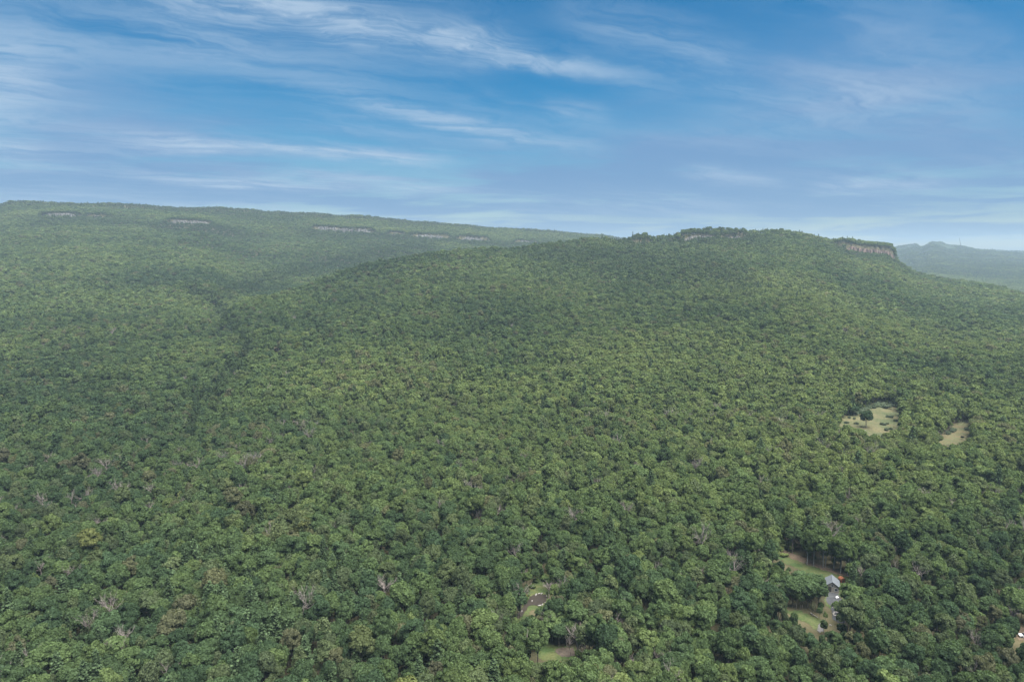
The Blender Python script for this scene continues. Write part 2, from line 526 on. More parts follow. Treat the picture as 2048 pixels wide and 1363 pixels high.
def floor_build(N):
    p = pos(N)
    n = N.noise(p, 0.05, 5, 0.6)
    near = N.mix(N.ramp(n, 0.35, 0.65), (0.04, 0.038, 0.02, 1), (0.075, 0.066, 0.036, 1))
    # woodland seen from many kilometres away: crowns are far below a pixel, so the sheet carries their colour, darkened for crown self-shadow
    crowns = N.noise(p, 0.035, 6, 0.7)
    stands = N.noise(p, 0.0022, 4, 0.6)
    far = N.mix(N.ramp(crowns, 0.32, 0.68), (0.014, 0.024, 0.012, 1), (0.040, 0.056, 0.024, 1))
    far = N.mix(N.ramp(stands, 0.40, 0.65), far, N.mix(N.ramp(crowns, 0.35, 0.7), (0.017, 0.028, 0.014, 1), (0.034, 0.046, 0.022, 1)))
    sp = N.node('ShaderNodeSeparateXYZ')
    N.put(sp.inputs[0], p)
    r2 = N.m('SQRT', N.m('ADD', N.m('MULTIPLY', sp.outputs[0], sp.outputs[0]), N.m('MULTIPLY', sp.outputs[1], sp.outputs[1])))
    col = N.mix(N.ramp(r2, 4500, 4900), near, far)
    return bsdf(N, col, 0.95, 0.1, crowns, 3.0)
M_GROUND = material('woodland_ground', floor_build)
g = mesh_obj('ground', np.stack([GX, GY, GZ], -1).reshape(-1, 3), quads.tolist(), M_GROUND, smooth=True)
props(g, 'dark forest floor and wooded hills running to the horizon', 'ground', kind='structure')

# ------------------------------------------------------------------ clearings
def inside(poly, x, y):
    x, y = np.asarray(x, float), np.asarray(y, float)
    r = np.zeros(x.shape, bool)
    n = len(poly)
    for i in range(n):
        (x0, y0), (x1, y1) = poly[i], poly[(i + 1) % n]
        if y0 == y1:
            continue
        c = ((y0 > y) != (y1 > y)) & (x < (x1 - x0) * (y - y0) / (y1 - y0) + x0)
        r ^= c
    return r

MEADOW = [(1679, 848), (1698, 832), (1720, 827), (1740, 815), (1762, 810), (1788, 814), (1797, 830), (1798, 848), (1790, 858), (1770, 861), (1754, 869), (1736, 867), (1726, 860), (1712, 854), (1690, 852)]
TANFIELD = [(1874, 881), (1890, 868), (1904, 858), (1904, 851), (1924, 846), (1946, 849), (1942, 862), (1928, 879), (1906, 887), (1890, 886)]
LAWN = [(1541, 1100), (1566, 1100), (1604, 1113), (1650, 1133), (1696, 1146), (1700, 1156), (1692, 1168), (1655, 1162), (1648, 1152), (1600, 1139), (1570, 1124)]
HOUSEWIN = [(1651, 1156), (1693, 1155), (1692, 1166), (1682, 1172), (1680, 1208), (1662, 1214), (1652, 1204), (1652, 1180)]
DRIVE = [(1654, 1180), (1674, 1182), (1682, 1194), (1682, 1206), (1672, 1212), (1676, 1230), (1692, 1242), (1684, 1247), (1666, 1238), (1662, 1220), (1660, 1212), (1654, 1200)]
LOWLAWN = [(1568, 1222), (1598, 1220), (1640, 1238), (1650, 1248), (1645, 1262), (1630, 1258), (1618, 1244), (1590, 1236)]
EDGE = [(2022, 1252), (2064, 1256), (2068, 1282), (2036, 1278), (2026, 1266)]
POND = [(1055, 1203), (1058, 1196), (1066, 1190), (1080, 1187), (1093, 1190), (1094, 1198), (1086, 1207), (1076, 1210), (1062, 1209), (1052, 1217), (1046, 1228), (1039, 1235), (1036, 1229), (1043, 1220), (1050, 1211)]
BANK = [(1030, 1234), (1040, 1214), (1050, 1196), (1058, 1182), (1064, 1168), (1078, 1150), (1106, 1148), (1108, 1160), (1092, 1176), (1099, 1188), (1097, 1202), (1084, 1214), (1062, 1216), (1046, 1238)]
GLADE = [(1070, 1302), (1079, 1288), (1100, 1287), (1116, 1293), (1146, 1294), (1148, 1312), (1122, 1318), (1085, 1318)]
GLADEMUD = [(1112, 1296), (1146, 1295), (1147, 1311), (1126, 1312), (1112, 1304)]
ROOFWIN = [(1411, 947), (1427, 947), (1426, 962), (1412, 962)]
CABINWIN = [(543, 691), (566, 690), (566, 704), (545, 704)]
def grow(poly, k, ky=None):
    cx, cyy = np.mean([p[0] for p in poly]), np.mean([p[1] for p in poly])
    return [(cx + (x - cx) * k, cyy + (y - cyy) * (ky or k)) for x, y in poly]

OPEN = [grow(MEADOW, 1.1, 1.06), grow(TANFIELD, 1.08, 1.04), LAWN, HOUSEWIN, DRIVE, LOWLAWN, EDGE, grow(BANK, .82), grow(GLADE, .82), ROOFWIN, grow(CABINWIN, .6)]

def sheet(name, poly, mat, label, lift, step=2.0, cat=None):
    xs = [p[0] for p in poly]; ys = [p[1] for p in poly]
    gx = np.arange(min(xs) - step, max(xs) + 2 * step, step)
    gy = np.arange(min(ys) - step, max(ys) + 2 * step, step)
    PX, PY = np.meshgrid(gx, gy)
    jx = PX + fbm(PX / 6.0, PY / 6.0) * step * 1.8
    jy = PY + fbm(PX / 6.0 + 50, PY / 6.0) * step * 1.0
    X, Y, Z = on_ground(PX.ravel(), PY.ravel())
    keep = inside(poly, jx, jy)
    n, m = PX.shape
    id_ = np.arange(n * m).reshape(n, m)
    fk = keep[:-1, :-1] | keep[1:, 1:]
    f = np.stack([id_[:-1, :-1], id_[1:, :-1], id_[1:, 1:], id_[:-1, 1:]], -1)[fk]
    used = np.unique(f)
    remap = -np.ones(n * m, int); remap[used] = np.arange(len(used))
    V = np.stack([X, Y, Z + lift], -1)[used]
    o = mesh_obj(name, V, remap[f].tolist(), mat, smooth=True)
    return props(o, label, cat or name.replace('_', ' '), kind='structure')

sheet('meadow', grow(MEADOW, 1.16, 1.3), M_MEADOW, 'dry yellow-green meadow clearing around a lone dark tree', 0.22, 2.0)
sheet('field', grow(TANFIELD, 1.05, 1.15), M_TAN, 'small orange-tan dry field enclosed by the forest', 0.22, 2.0)
sheet('lawn', grow(LAWN, 1.03, 1.1), M_LAWN, 'narrow mown lawn strip beyond the grey-roofed house', 0.10, 2.0)
sheet('path', [(1541, 1099), (1566, 1099), (1604, 1112), (1650, 1132), (1690, 1143), (1699, 1149), (1698, 1153), (1672, 1148), (1640, 1137), (1600, 1122), (1560, 1106)], M_DIRT, 'bare brown dirt track along the lawn under tall trunks', 0.16, 1.5, 'path')
sheet('yard', grow(HOUSEWIN, 1.12), M_LAWN, 'grassy yard around the grey-roofed house', 0.06, 2.0)
sheet('driveway', DRIVE, M_ASPHALT, 'dark asphalt driveway in front of the grey-roofed house', 0.12, 1.5)
sheet('grass_clearing', LOWLAWN, M_LAWN, 'rough grass clearing below the driveway with a fallen log', 0.08, 2.0, 'grass')
sheet('gravel_patch', [(1636, 1246), (1646, 1247), (1647, 1262), (1637, 1264)], M_GRAVEL, 'pale grey gravel patch at the end of rough grass', 0.14, 1.5, 'gravel')
sheet('dirt_clearing', EDGE, M_DIRT, 'bare reddish-brown dirt clearing with a white car', 0.08, 2.0, 'dirt')
sheet('pond_bank', grow(BANK, 1.06), M_LAWN, 'green grassy bank around the small dark pond', 0.06, 2.0, 'bank')
sheet('glade', grow(GLADE, 1.04), M_LAWN, 'small green grass glade among tall trees', 0.06, 2.0)
sheet('mud_patch', GLADEMUD, M_MUD, 'dark brown muddy patch in the small glade', 0.12, 2.0, 'mud')
def water_build(N):
    n = N.noise(pos(N), 2.5, 4, 0.6)
    return bsdf(N, (0.030, 0.024, 0.018, 1), 0.45, 0.25, n, 0.02)
M_WATER = material('pond_water', water_build)
sheet('pond', POND, M_WATER, 'small dark brown pond edged with pale stones', 0.14, 1.2, 'pond')

# ------------------------------------------------------------------ cliffs
def cliff(c, i):
    rng = np.random.default_rng(100 + i)
    x0, x1 = c['x']
    nseg = max(1, int(round((x1 - x0) / 9.0)))
    edges = np.linspace(x0, x1, nseg + 1)
    xm = (x0 + x1) / 2
    def world(x, yo):
        s = (x - 1024) / (FPX * 1.008)
        return s * yo, yo
    ym = np.interp(xm, c['xs'], c['Yo'])
    mx_, my_ = world(xm, ym)
    root = empty('cliff', (mx_, my_, float(ground(mx_, my_ - 12))))
    props(root, c['label'], 'cliff', kind='structure')
    for k in range(nseg):
        a, b = edges[k], edges[k + 1] + 0.6
        nx = 7 if c['tone'] != 'red' else 9
        xs = np.linspace(a, b, nx)
        yo = np.interp(xs, c['xs'], c['Yo'])
        endw = sstep((xs - x0 + 3) / 14) * sstep((x1 - xs + (8 if c['tone'] == 'red' else 3)) / (9 if c['tone'] == 'red' else 14))
        X, Yw = world(xs, yo)
        # rock ribs: uneven fronts and tops
        front = rng.uniform(0, 3.6, nx)
        front += 3.0 * (rng.random(nx) < 0.35)
        zf = ground(X, Yw - 9) - 4
        zt = ground(X, Yw - 9) + c['H'] * ((0.50 if c['tone'] == 'red' else 0.66) + (0.26 if c['tone'] == 'red' else 0.45) * rng.random(nx)) * (0.35 + 0.65 * endw)
        V, F = [], []
        nz = 6
        for j in range(nx):
            led = 0.0
            for q in range(nz):
                t = q / (nz - 1)
                led += rng.uniform(0, 0.7)
                V.append((X[j] + rng.uniform(-.5, .5), Yw[j] - 7 - front[j] + led + 3.0 * t, zf[j] + (zt[j] - zf[j]) * t))
            V.append((X[j] + rng.uniform(-.4, .4), Yw[j] + 8, zt[j] - 0.6))
            V.append((X[j], Yw[j] + 9, zf[j] - 6))
        m = nz + 2
        for j in range(nx - 1):
            for q in range(m - 1):
                F.append((j * m + q, (j + 1) * m + q, (j + 1) * m + q + 1, j * m + q + 1))
        F.append(tuple(range(m)))
        F.append(tuple((nx - 1) * m + q for q in range(m))[::-1])
        V = np.array(V) - np.array(root.location)[None, :]
        mesh_obj('rock_buttress', V, F, M_ROCK[c['tone']], root)
for i, c in enumerate(CLIFFS):
    cliff(c, i)

# ------------------------------------------------------------------ tree prototypes (numpy meshes)
ICO_V, ICO_F = None, None
_bm = bmesh.new(); bmesh.ops.create_icosphere(_bm, subdivisions=1, radius=1.0)
ICO_V = np.array([v.co[:] for v in _bm.verts]); ICO_F = np.array([[v.index for v in f.verts] for f in _bm.faces]); _bm.free()

def cards(rng, P, Nn, size, aspect=1.0):
    """leaf-sized faces at P with normals Nn"""
    n = len(P)
    Nn = Nn / (np.linalg.norm(Nn, axis=1, keepdims=True) + 1e-9)
    h = rng.normal(size=(n, 3))
    T = np.cross(Nn, h); T /= np.linalg.norm(T, axis=1, keepdims=True) + 1e-9
    B = np.cross(Nn, T)
    s = np.asarray(size).reshape(-1, 1) * np.ones((n, 1))
    out = np.empty((n, 4, 3))
    for k, (a, b) in enumerate(((-1, -1), (1, -1), (1, 1), (-1, 1))):
        j = rng.uniform(0.55, 1.25, (n, 2))
        out[:, k] = P + T * s * a * j[:, :1] * aspect + B * s * b * j[:, 1:] + Nn * s * rng.uniform(-.25, .25, (n, 1))
    f = np.arange(n * 4).reshape(n, 4)
    return out.reshape(-1, 3), f

def sphere_dirs(rng, n, zmin=-1.0):
    z = rng.uniform(zmin, 1, n); a = rng.uniform(0, 2 * math.pi, n)
    r = np.sqrt(np.maximum(0, 1 - z * z))
    return np.stack([r * np.cos(a), r * np.sin(a), z], -1)

class Mesh:
    def __init__(self):
        self.V, self.F, self.M, self.n = [], [], [], 0
    def add(self, V, F, mi=0):
        self.V.append(np.asarray(V, float))
        self.F += [tuple(int(q) + self.n for q in f) for f in F]
        self.M += [mi] * len(F)
        self.n += len(V)
    def data(self, name, mats):
        me = bpy.data.meshes.new(name)
        me.from_pydata(np.concatenate(self.V).tolist(), [], self.F)
        for m in mats:
            me.materials.append(m)
        me.polygons.foreach_set('material_index', np.asarray(self.M, dtype=np.int32))
        me.update()
        return me

def tube(P, R, sides=5):
    P = np.asarray(P, float)
    V, F = [], []
    for i, p in enumerate(P):
        d = P[min(i + 1, len(P) - 1)] - P[max(i - 1, 0)]
        d = d / (np.linalg.norm(d) + 1e-9)
        h = np.array([1, 0, 0]) if abs(d[0]) < 0.8 else np.array([0, 1, 0])
        a = np.cross(d, h); a /= np.linalg.norm(a); b = np.cross(d, a)
        for k in range(sides):
            t = 2 * math.pi * k / sides
            V.append(p + R[i] * (a * math.cos(t) + b * math.sin(t)))
    for i in range(len(P) - 1):
        for k in range(sides):
            q = (k + 1) % sides
            F.append((i * sides + k, i * sides + q, (i + 1) * sides + q, (i + 1) * sides + k))
    F.append(tuple(range(sides))[::-1])
    F.append(tuple((len(P) - 1) * sides + k for k in range(sides)))
    return V, F

# every broadleaf prototype is built about 16 m tall with a crown about 10 m wide
SHAPES = [  # rx, ry, rz, centre height, clump size, droop (zmin), irregularity
    (4.8, 4.8, 5.0, 10.4, 0.36, -0.45, 0.25),
    (4.2, 4.2, 5.2, 10.2, 0.34, -0.60, 0.25),
    (5.2, 4.6, 4.4, 11.0, 0.34, -0.35, 0.35),
    (4.4, 5.0, 4.8, 10.6, 0.38, -0.40, 0.45),
    (3.8, 3.6, 5.6, 10.0, 0.36, -0.70, 0.30),
    (4.8, 4.7, 5.0, 10.4, 0.33, -0.50, 0.50),
    (4.7, 4.8, 4.7, 10.8, 0.30, -0.40, 0.60),
    (4.5, 4.2, 4.8, 10.4, 0.40, -0.55, 0.40),
]
def broadleaf(seed, shape, nclump, nleaf, leaf, sparse=1.0, core=0.80):
    rng = np.random.default_rng(seed)
    rx, ry, rz, zc, cs, zmin, irr = shape
    crown, trunk = Mesh(), Mesh()
    D = []
    tries = 0
    while len(D) < nclump and tries < 5000:      # spread clumps evenly over the dome
        tries += 1
        d = sphere_dirs(rng, 1, zmin)[0]
        if all(np.linalg.norm(d - e) > 1.55 / math.sqrt(nclump) for e in D):
            D.append(d)
    D = np.array(D)
    R = np.array([rx, ry, rz])
    lump = 1 + irr * 0.5 * np.array([math.sin(3.1 * d[0] + seed) * math.cos(2.7 * d[1] - seed * 1.7) + 0.6 * math.sin(4.3 * d[2] + 2.1 * d[0] + seed * 2.3) for d in D])
    rad = rng.uniform(0.60, 0.80, len(D)) * lump
    C = D * R * rad[:, None] + np.array([0, 0, zc])
    C = np.concatenate([C, np.array([[0, 0, zc - 0.5]])])
    CR = np.concatenate([rng.uniform(0.75, 1.2, len(D)) * cs * 4.7 * math.sqrt(26 / max(nclump, 10)) ** 0.75, [0.55 * min(rx, ry)]])
    for i, (c, r) in enumerate(zip(C, CR)):
        n = int(nleaf * rng.uniform(0.8, 1.2) * sparse) if i < len(D) else 0
        if n:
            d = sphere_dirs(rng, n, -0.55)
            out = c - np.array([0, 0, zc - 1.0]); out = out / (np.linalg.norm(out) + 1e-6)
            d = d + 0.35 * out; d /= np.linalg.norm(d, axis=1, keepdims=True)
            sq = np.array([1, 1, 0.78])
            P = c + d * sq * r * rng.uniform(0.80, 1.16, (n, 1))
            Nn = d + rng.normal(size=(n, 3)) * 0.55 + np.array([0, 0, 0.25])
            V, F = cards(rng, P, Nn, leaf * rng.uniform(0.65, 1.3, n))
            crown.add(V, F)
        if sparse >= 1.0:
            crown.add(ICO_V * r * core * np.array([1, 1, 0.75]) * rng.uniform(0.85, 1.15, (len(ICO_V), 1)) + c, ICO_F)
    # trunk and main limbs
    lean = rng.normal(size=2) * 0.4
    top = np.array([lean[0], lean[1], zc])
    V, F = tube([[0, 0, -1.0], [lean[0] * .2, lean[1] * .2, zc * .35], [lean[0] * .6, lean[1] * .6, zc * .7], top], [0.34, 0.26, 0.19, 0.10], 6)
    trunk.add(V, F)
    for k in range(5):
        a = rng.uniform(0, 6.28); z0 = zc * rng.uniform(.42, .7)
        e = np.array([math.cos(a) * rx * .62, math.sin(a) * ry * .62, z0 + rng.uniform(1.5, 4)])
        V, F = tube([[lean[0] * .5, lean[1] * .5, z0], e * .5 + np.array([0, 0, z0 * .5 + .3]), e], [.15, .10, .04], 4)
        trunk.add(V, F)
    return crown, trunk

def pine(seed, levels, per, ncard, leaf, height=17.0, spread=3.6):
    """white pine: whorls of flat plumes on a straight trunk"""
    rng = np.random.default_rng(seed)
    crown, trunk = Mesh(), Mesh()
    for l in range(levels):
        t = l / (levels - 1)
        z = height * (0.30 + 0.70 * t)
        r = spread * (1 - t) ** 0.62 * rng.uniform(0.8, 1.1) + 0.35
        m = max(3, int(per * (1 - 0.45 * t)))
        a0 = rng.uniform(0, 6.28)
        for b in range(m):
            a = a0 + 6.283 * b / m + rng.normal() * 0.2
            rr = r * rng.uniform(0.72, 1.18)
            d = np.array([math.cos(a), math.sin(a), 0]); side = np.array([-d[1], d[0], 0])
            n = max(4, int(ncard * (0.4 + 0.6 * rr / spread)))
            u = rng.uniform(0.15, 1, n) ** 0.8
            w = rng.normal(size=n) * 0.30 * rr * 0.55 * (1.1 - 0.4 * u)
            zz = z + 0.10 * rr * u + 0.22 * rr * u * u + rng.normal(size=n) * 0.16
            P = d * (u * rr)[:, None] + side * w[:, None] + np.array([0, 0, 1]) * zz[:, None]
            Nn = rng.normal(size=(n, 3)) * 0.45 + np.array([0, 0, 1]) + d * 0.15
            V, F = cards(rng, P, Nn, leaf * rng.uniform(0.6, 1.2, n), 1.25)
            crown.add(V, F)
    V, F = tube([[0, 0, -1], [0, 0, height * .5], [0, 0, height * .99]], [.30, .20, .04], 6)
    trunk.add(V, F)
    return crown, trunk

def dead(seed, nbr, depth, thick=1.0, height=14.0):
    """bare standing tree: a forking skeleton of grey limbs and twigs"""
    rng = np.random.default_rng(seed)
    branches, trunk = Mesh(), Mesh()
    lean = rng.normal(size=2) * 0.5
    fork = height * rng.uniform(.38, .5)
    V, F = tube([[0, 0, -1], [lean[0] * .4, lean[1] * .4, fork * .6], [lean[0], lean[1], fork], [lean[0] * 1.4, lean[1] * 1.4, height * .85]], [.34 * thick, .26 * thick, .20 * thick, .05 * thick], 6)
    trunk.add(V, F)
    def grow_(p, d, L, r, k):
        mid = p + d * L * .5 + rng.normal(size=3) * L * .06
        e = p + d * L + rng.normal(size=3) * L * .08 + np.array([0, 0, L * .10])
        V, F = tube([p, mid, e], [r, r * .75, r * .45], 4 if k > 1 else 3)
        branches.add(V, F)
        if k == 0:
            return
        for q in range(4 if k > 1 else 5):
            t = rng.uniform(.3, 1.0)
            s = p + (e - p) * t
            nd = d + rng.normal(size=3) * 0.55 + np.array([0, 0, .18]); nd /= np.linalg.norm(nd)
            grow_(s, nd, L * rng.uniform(.42, .66), max(r * .55, .028 * thick), k - 1)
    for b in range(nbr):
        t = rng.uniform(.35, 1)
        z = fork * .75 + (height * .8 - fork * .75) * t * .8
        a = 6.283 * b / nbr + rng.normal() * .4
        up = rng.uniform(.5, 1.3)
        d = np.array([math.cos(a), math.sin(a), up]); d /= np.linalg.norm(d)
        grow_(np.array([lean[0], lean[1], z]), d, height * rng.uniform(.24, .36), .11 * thick, depth)
    return branches, trunk

def sapling_bush(seed, n=420, leaf=0.30):
    rng = np.random.default_rng(seed)
    crown, trunk = Mesh(), Mesh()
    for k in range(9):
        c = np.array([rng.normal() * .8, rng.normal() * .8, 1.0 + rng.uniform(0, .9)])
        d = sphere_dirs(rng, n // 9, -0.4)
        V, F = cards(rng, c + d * np.array([.85, .85, .7]) * rng.uniform(.8, 1.1, (len(d), 1)), d + rng.normal(size=d.shape) * .5, leaf * rng.uniform(.6, 1.2, len(d)))
        crown.add(V, F)
        crown.add(ICO_V * .62 + c, ICO_F)
    for k in range(4):
        a = 1.57 * k
        V, F = tube([[0, 0, -.3], [math.cos(a) * .3, math.sin(a) * .3, .7], [math.cos(a) * .7, math.sin(a) * .7, 1.4]], [.06, .05, .02], 4)
        trunk.add(V, F)
    return crown, trunk

NEAR, MID, FAR = [], [], []
for i, s in enumerate(SHAPES):
    NEAR.append(('broad', broadleaf(20 + i, s, 34, 120, 0.34)))
for i in (1, 4):
    NEAR.append(('thin', broadleaf(60 + i, SHAPES[i], 26, 60, 0.30, sparse=0.8)))
for i in range(3):
    NEAR.append(('pine', pine(80 + i, 13, 7, 26, 0.34, 17.0, 4.0 - 0.3 * i)))
for i in range(4):
    NEAR.append(('dead', dead(90 + i, 8, 2, 1.15, 13 + i)))
for i, s in enumerate(SHAPES[:6]):
    MID.append(('broad', broadleaf(120 + i, s, 22, 40, 0.52)))
MID.append(('pine', pine(140, 10, 6, 10, 0.6)))
MID.append(('dead', dead(141, 7, 1, 1.7, 14)))
for i, s in enumerate(SHAPES[:4]):
    FAR.append(('broad', broadleaf(150 + i, s, 12, 16, 0.85)))
FAR.append(('pine', pine(160, 7, 5, 4, 0.95, 15.0, 3.0)))

def proto_mesh(tag, kind, ct):
    crown, trunk = ct
    m = Mesh()
    lm = M_NEEDLE if kind == 'pine' else (M_DEAD if kind == 'dead' else M_LEAF)
    for V in crown.V: pass
    m.V = list(crown.V) + list(trunk.V)
    m.F = list(crown.F) + [tuple(q + crown.n for q in f) for f in trunk.F]
    m.M = [0] * len(crown.F) + [1] * len(trunk.F)
    m.n = crown.n + trunk.n
    me = m.data('forest_tree_' + tag, [lm, M_DEAD if kind == 'dead' else M_BARK])
    return bpy.data.objects.new('forest_tree_' + tag, me)       # never linked: only a source shape for the forest

LODS = {}
PROTO = []
for tag, lod in (('near', NEAR), ('mid', MID), ('far', FAR)):
    LODS[tag] = {}
    for j, (kind, ct) in enumerate(lod):
        LODS[tag].setdefault(kind, []).append(len(PROTO))
        PROTO.append(proto_mesh(f'{tag}_{j}', kind, ct))
NEAR_PARTS = []
for j, (kind, (crown, trunk)) in enumerate(NEAR):
    lm = M_NEEDLE if kind == 'pine' else (M_DEAD if kind == 'dead' else M_LEAF)
    NEAR_PARTS.append((kind, crown.data('crown_shape', [lm]), trunk.data('trunk_shape', [M_DEAD if kind == 'dead' else M_BARK]), trunk.data('trunk_shape', [M_PALEBARK])))

# ------------------------------------------------------------------ where the trees stand
def jitter_grid(y0, y1, spacing, smax=0.86):
    h = spacing * 0.866
    ys = np.arange(y0, y1, h)
    out = []
    for i, y in enumerate(ys):
        w = smax * y + 60
        xs = np.arange(-w, w, spacing) + (spacing / 2 if i % 2 else 0)
        out.append(np.stack([xs, np.full(xs.shape, y)], -1))
    P = np.concatenate(out)
    return P + RNG.uniform(-0.5, 0.5, P.shape) * spacing

zones = [(120, 560, 4.7), (560, 1250, 5.1), (1250, 2100, 6.3), (2100, 4700, 8.2)]
PTS = np.concatenate([jitter_grid(*z) for z in zones])
far_pts = jitter_grid(4700, 6700, 13.0, 0.82)
far_pts = far_pts[far_pts[:, 0] / far_pts[:, 1] > 0.50]
under = jitter_grid(150, 700, 5.6)                       # young trees in the gaps of the canopy
is_under = np.concatenate([np.zeros(len(PTS) + len(far_pts), bool), np.ones(len(under), bool)])
PTS = np.concatenate([PTS, far_pts, under])
X, Y = PTS[:, 0], PTS[:, 1]
R = np.hypot(X, Y)
Z = ground(X, Y)
PX, PROW = project(X, Y, Z + 12)
keep = np.ones(len(X), bool)
# leave out what stands behind the crests (with a margin for other viewpoints)
cols = np.linspace(-0.95, 0.95, 400)
rr = np.concatenate([np.arange(120, 6800, 10.0)])
S2, Y2 = np.meshgrid(cols, rr)
G2 = ground(S2 * Y2, Y2) + 6
ang = (G2 - CAMZ) / Y2
runmax = np.maximum.accumulate(ang, axis=0)
ci = np.clip(np.round((X / Y - cols[0]) / (cols[1] - cols[0])).astype(int), 0, 399)
ri = np.clip(((Y - 120) / 10).astype(int) - 2, 0, len(rr) - 1)
hid = ((Z + 17 - CAMZ) / Y + 0.006) < runmax[ri, ci]
keep &= ~(hid & (Y > 700))
# cliffs stay bare
th, xc, Ye = columns(X, Y)
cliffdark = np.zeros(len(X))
for c in CLIFFS:
    yk = np.interp(xc, c['xs'], c['Yo'])
    inx = (xc > c['x'][0] - 1) & (xc < c['x'][1] + 1)
    keep &= ~(inx & (Ye > yk - c.get('clear', 22)) & (Ye < yk + 5) & (RNG.random(len(X)) > c.get('poke', 0.15 if c['tone'] == 'red' else 0.45)))
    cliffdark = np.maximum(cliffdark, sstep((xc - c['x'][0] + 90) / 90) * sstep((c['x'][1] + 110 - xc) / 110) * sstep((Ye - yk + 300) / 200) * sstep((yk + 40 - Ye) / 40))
# clearings and the sight lines into them
def clear_hits(X, Y, Z, rad, htop):
    h = np.zeros(len(X), bool)
    pts = [(0, 0.0), (0, 1.0), (0, 0.7), (0, .85), (-0.75, 0.68), (0.75, 0.68), (-.5, .9), (.5, .9), (0, .45), (0, .25)]
    for dx_, fz in pts:
        a, b = project(X + dx_ * rad, Y, Z + htop * fz)
        for poly in OPEN:
            h |= inside(poly, a, b)
    return h
near_sel = (R < 1300)
fit = np.where(is_under, 0.42, 1.0)
ns = np.where(near_sel & keep)[0]
todo = ns[clear_hits(X[ns], Y[ns], Z[ns], 4.2 * fit[ns], 16.0 * fit[ns])]
keep[todo[is_under[todo]]] = False
todo = todo[~is_under[todo]]
for f_ in (0.8, 0.62, 0.46, 0.34, 0.24):
    bad = clear_hits(X[todo], Y[todo], Z[todo], 4.2 * f_, 16.0 * f_)
    fit[todo[~bad]] = f_
    todo = todo[bad]
keep[todo] = False
keep &= RNG.random(len(X)) > 0.05
X, Y, Z, R, PX, PROW, cliffdark, xc, Ye, fit = [a[keep] for a in (X, Y, Z, R, PX, PROW, cliffdark, xc, Ye, fit)]
n = len(X)

# species and colours follow stands, with cloud shade painted in; ravines hold dark hemlock
def seg_dist(px, py, poly):
    d = np.full(px.shape, 1e9)
    for (x0, y0), (x1, y1) in zip(poly[:-1], poly[1:]):
        L2 = (x1 - x0) ** 2 + (y1 - y0) ** 2
        t = np.clip(((px - x0) * (x1 - x0) + (py - y0) * (y1 - y0)) / L2, 0, 1)
        d = np.minimum(d, np.hypot(px - x0 - t * (x1 - x0), py - y0 - t * (y1 - y0)))
    return d
st1 = fbm(X / 260, Y / 260, 3)
st2 = fbm(X / 110 + 30, Y / 110 + 70, 3)
rnd = RNG.random(n)
u1, u2, u3 = RNG.random(n), RNG.random(n), RNG.normal(size=n)
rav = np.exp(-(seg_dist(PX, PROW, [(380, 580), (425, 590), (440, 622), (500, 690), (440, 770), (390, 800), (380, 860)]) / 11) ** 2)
rav = np.maximum(rav, 0.8 * np.exp(-(seg_dist(PX, PROW, [(430, 590), (560, 550), (760, 505), (860, 485)]) / 18) ** 2))  # slope above the spur: dark hemlock plus the ravine wall's shade, painted in
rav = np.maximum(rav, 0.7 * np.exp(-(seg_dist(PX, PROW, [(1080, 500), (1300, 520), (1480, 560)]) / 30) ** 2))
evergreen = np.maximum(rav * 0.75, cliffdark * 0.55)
pines_here = np.exp(-(((PX - 560) / 190) ** 2 + ((PROW - 1180) / 90) ** 2)) + 0.5 * np.exp(-(((PX - 150) / 200) ** 2 + ((PROW - 1260) / 80) ** 2))
crestF = np.interp(xc, F_X, F_Y); crestB = np.interp(xc, B_X, B_Y)
ridge = np.maximum(sstep((Ye - crestB + 170) / 120) * (R > 2000), sstep((Ye - crestF + 150) / 100) * ((xc > 1220) & (xc < 1720)) * 0.55)
p_pine = np.clip(0.035 + 0.40 * pines_here + 0.5 * evergreen + 0.75 * ridge, 0, 0.9)
p_dead = np.where(R < 1250, np.clip(0.02 + 0.20 * sstep((st2 - 0.55) / 0.5) + 0.10 * np.exp(-(((PX - 1420) / 200) ** 2 + ((PROW - 1120) / 60) ** 2)) + 0.10 * np.exp(-(((PX - 1880) / 120) ** 2 + ((PROW - 990) / 40) ** 2)) + 0.08 * np.exp(-(((PX - 320) / 250) ** 2 + ((PROW - 1010) / 40) ** 2)), 0, 0.5), 0)
kind = np.where(rnd < p_pine, 2, np.where(rnd < p_pine + p_dead, 3, np.where(RNG.random(n) < 0.05, 1, 0)))  # 0 broad 1 thin 2 pine 3 dead
kind = np.where(((kind == 1) & (R > 620)) | (fit < 1), 0, kind)

MIDG = np.array([0.080, 0.115, 0.045]); YEL = np.array([0.130, 0.160, 0.058]); DARK = np.array([0.045, 0.073, 0.037])
OLIVE = np.array([0.088, 0.098, 0.052]); BROWN = np.array([0.115, 0.092, 0.062]); GOLD = np.array([0.150, 0.152, 0.046]); PINE = np.array([0.056, 0.083, 0.040])
lit_side_tint = sstep((PX - 500) / 900) * 0.35  # paler leaf tint to the right, painting the part clear of cloud shade
w = np.clip(0.39 - 0.22 * np.exp(-((PX - 200) / 420) ** 2 - ((PROW - 1250) / 190) ** 2) + 0.50 * st1 + 0.18 * st2 + lit_side_tint * 0.6 + 0.28 * u3, -0.6, 1.6)  # cloud shade painted into the tint weight, darkest at lower left
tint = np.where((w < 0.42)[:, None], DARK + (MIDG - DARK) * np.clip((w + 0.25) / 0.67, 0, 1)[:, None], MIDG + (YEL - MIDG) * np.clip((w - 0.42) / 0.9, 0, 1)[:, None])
tint = np.where((u1 < 0.12)[:, None], tint * 0.55 + OLIVE * 0.45, tint)
tint = np.where(((u1 > 0.975) | ((st2 > 0.5) & (u1 > 0.90)))[:, None], tint * 0.5 + BROWN * 0.5, tint)
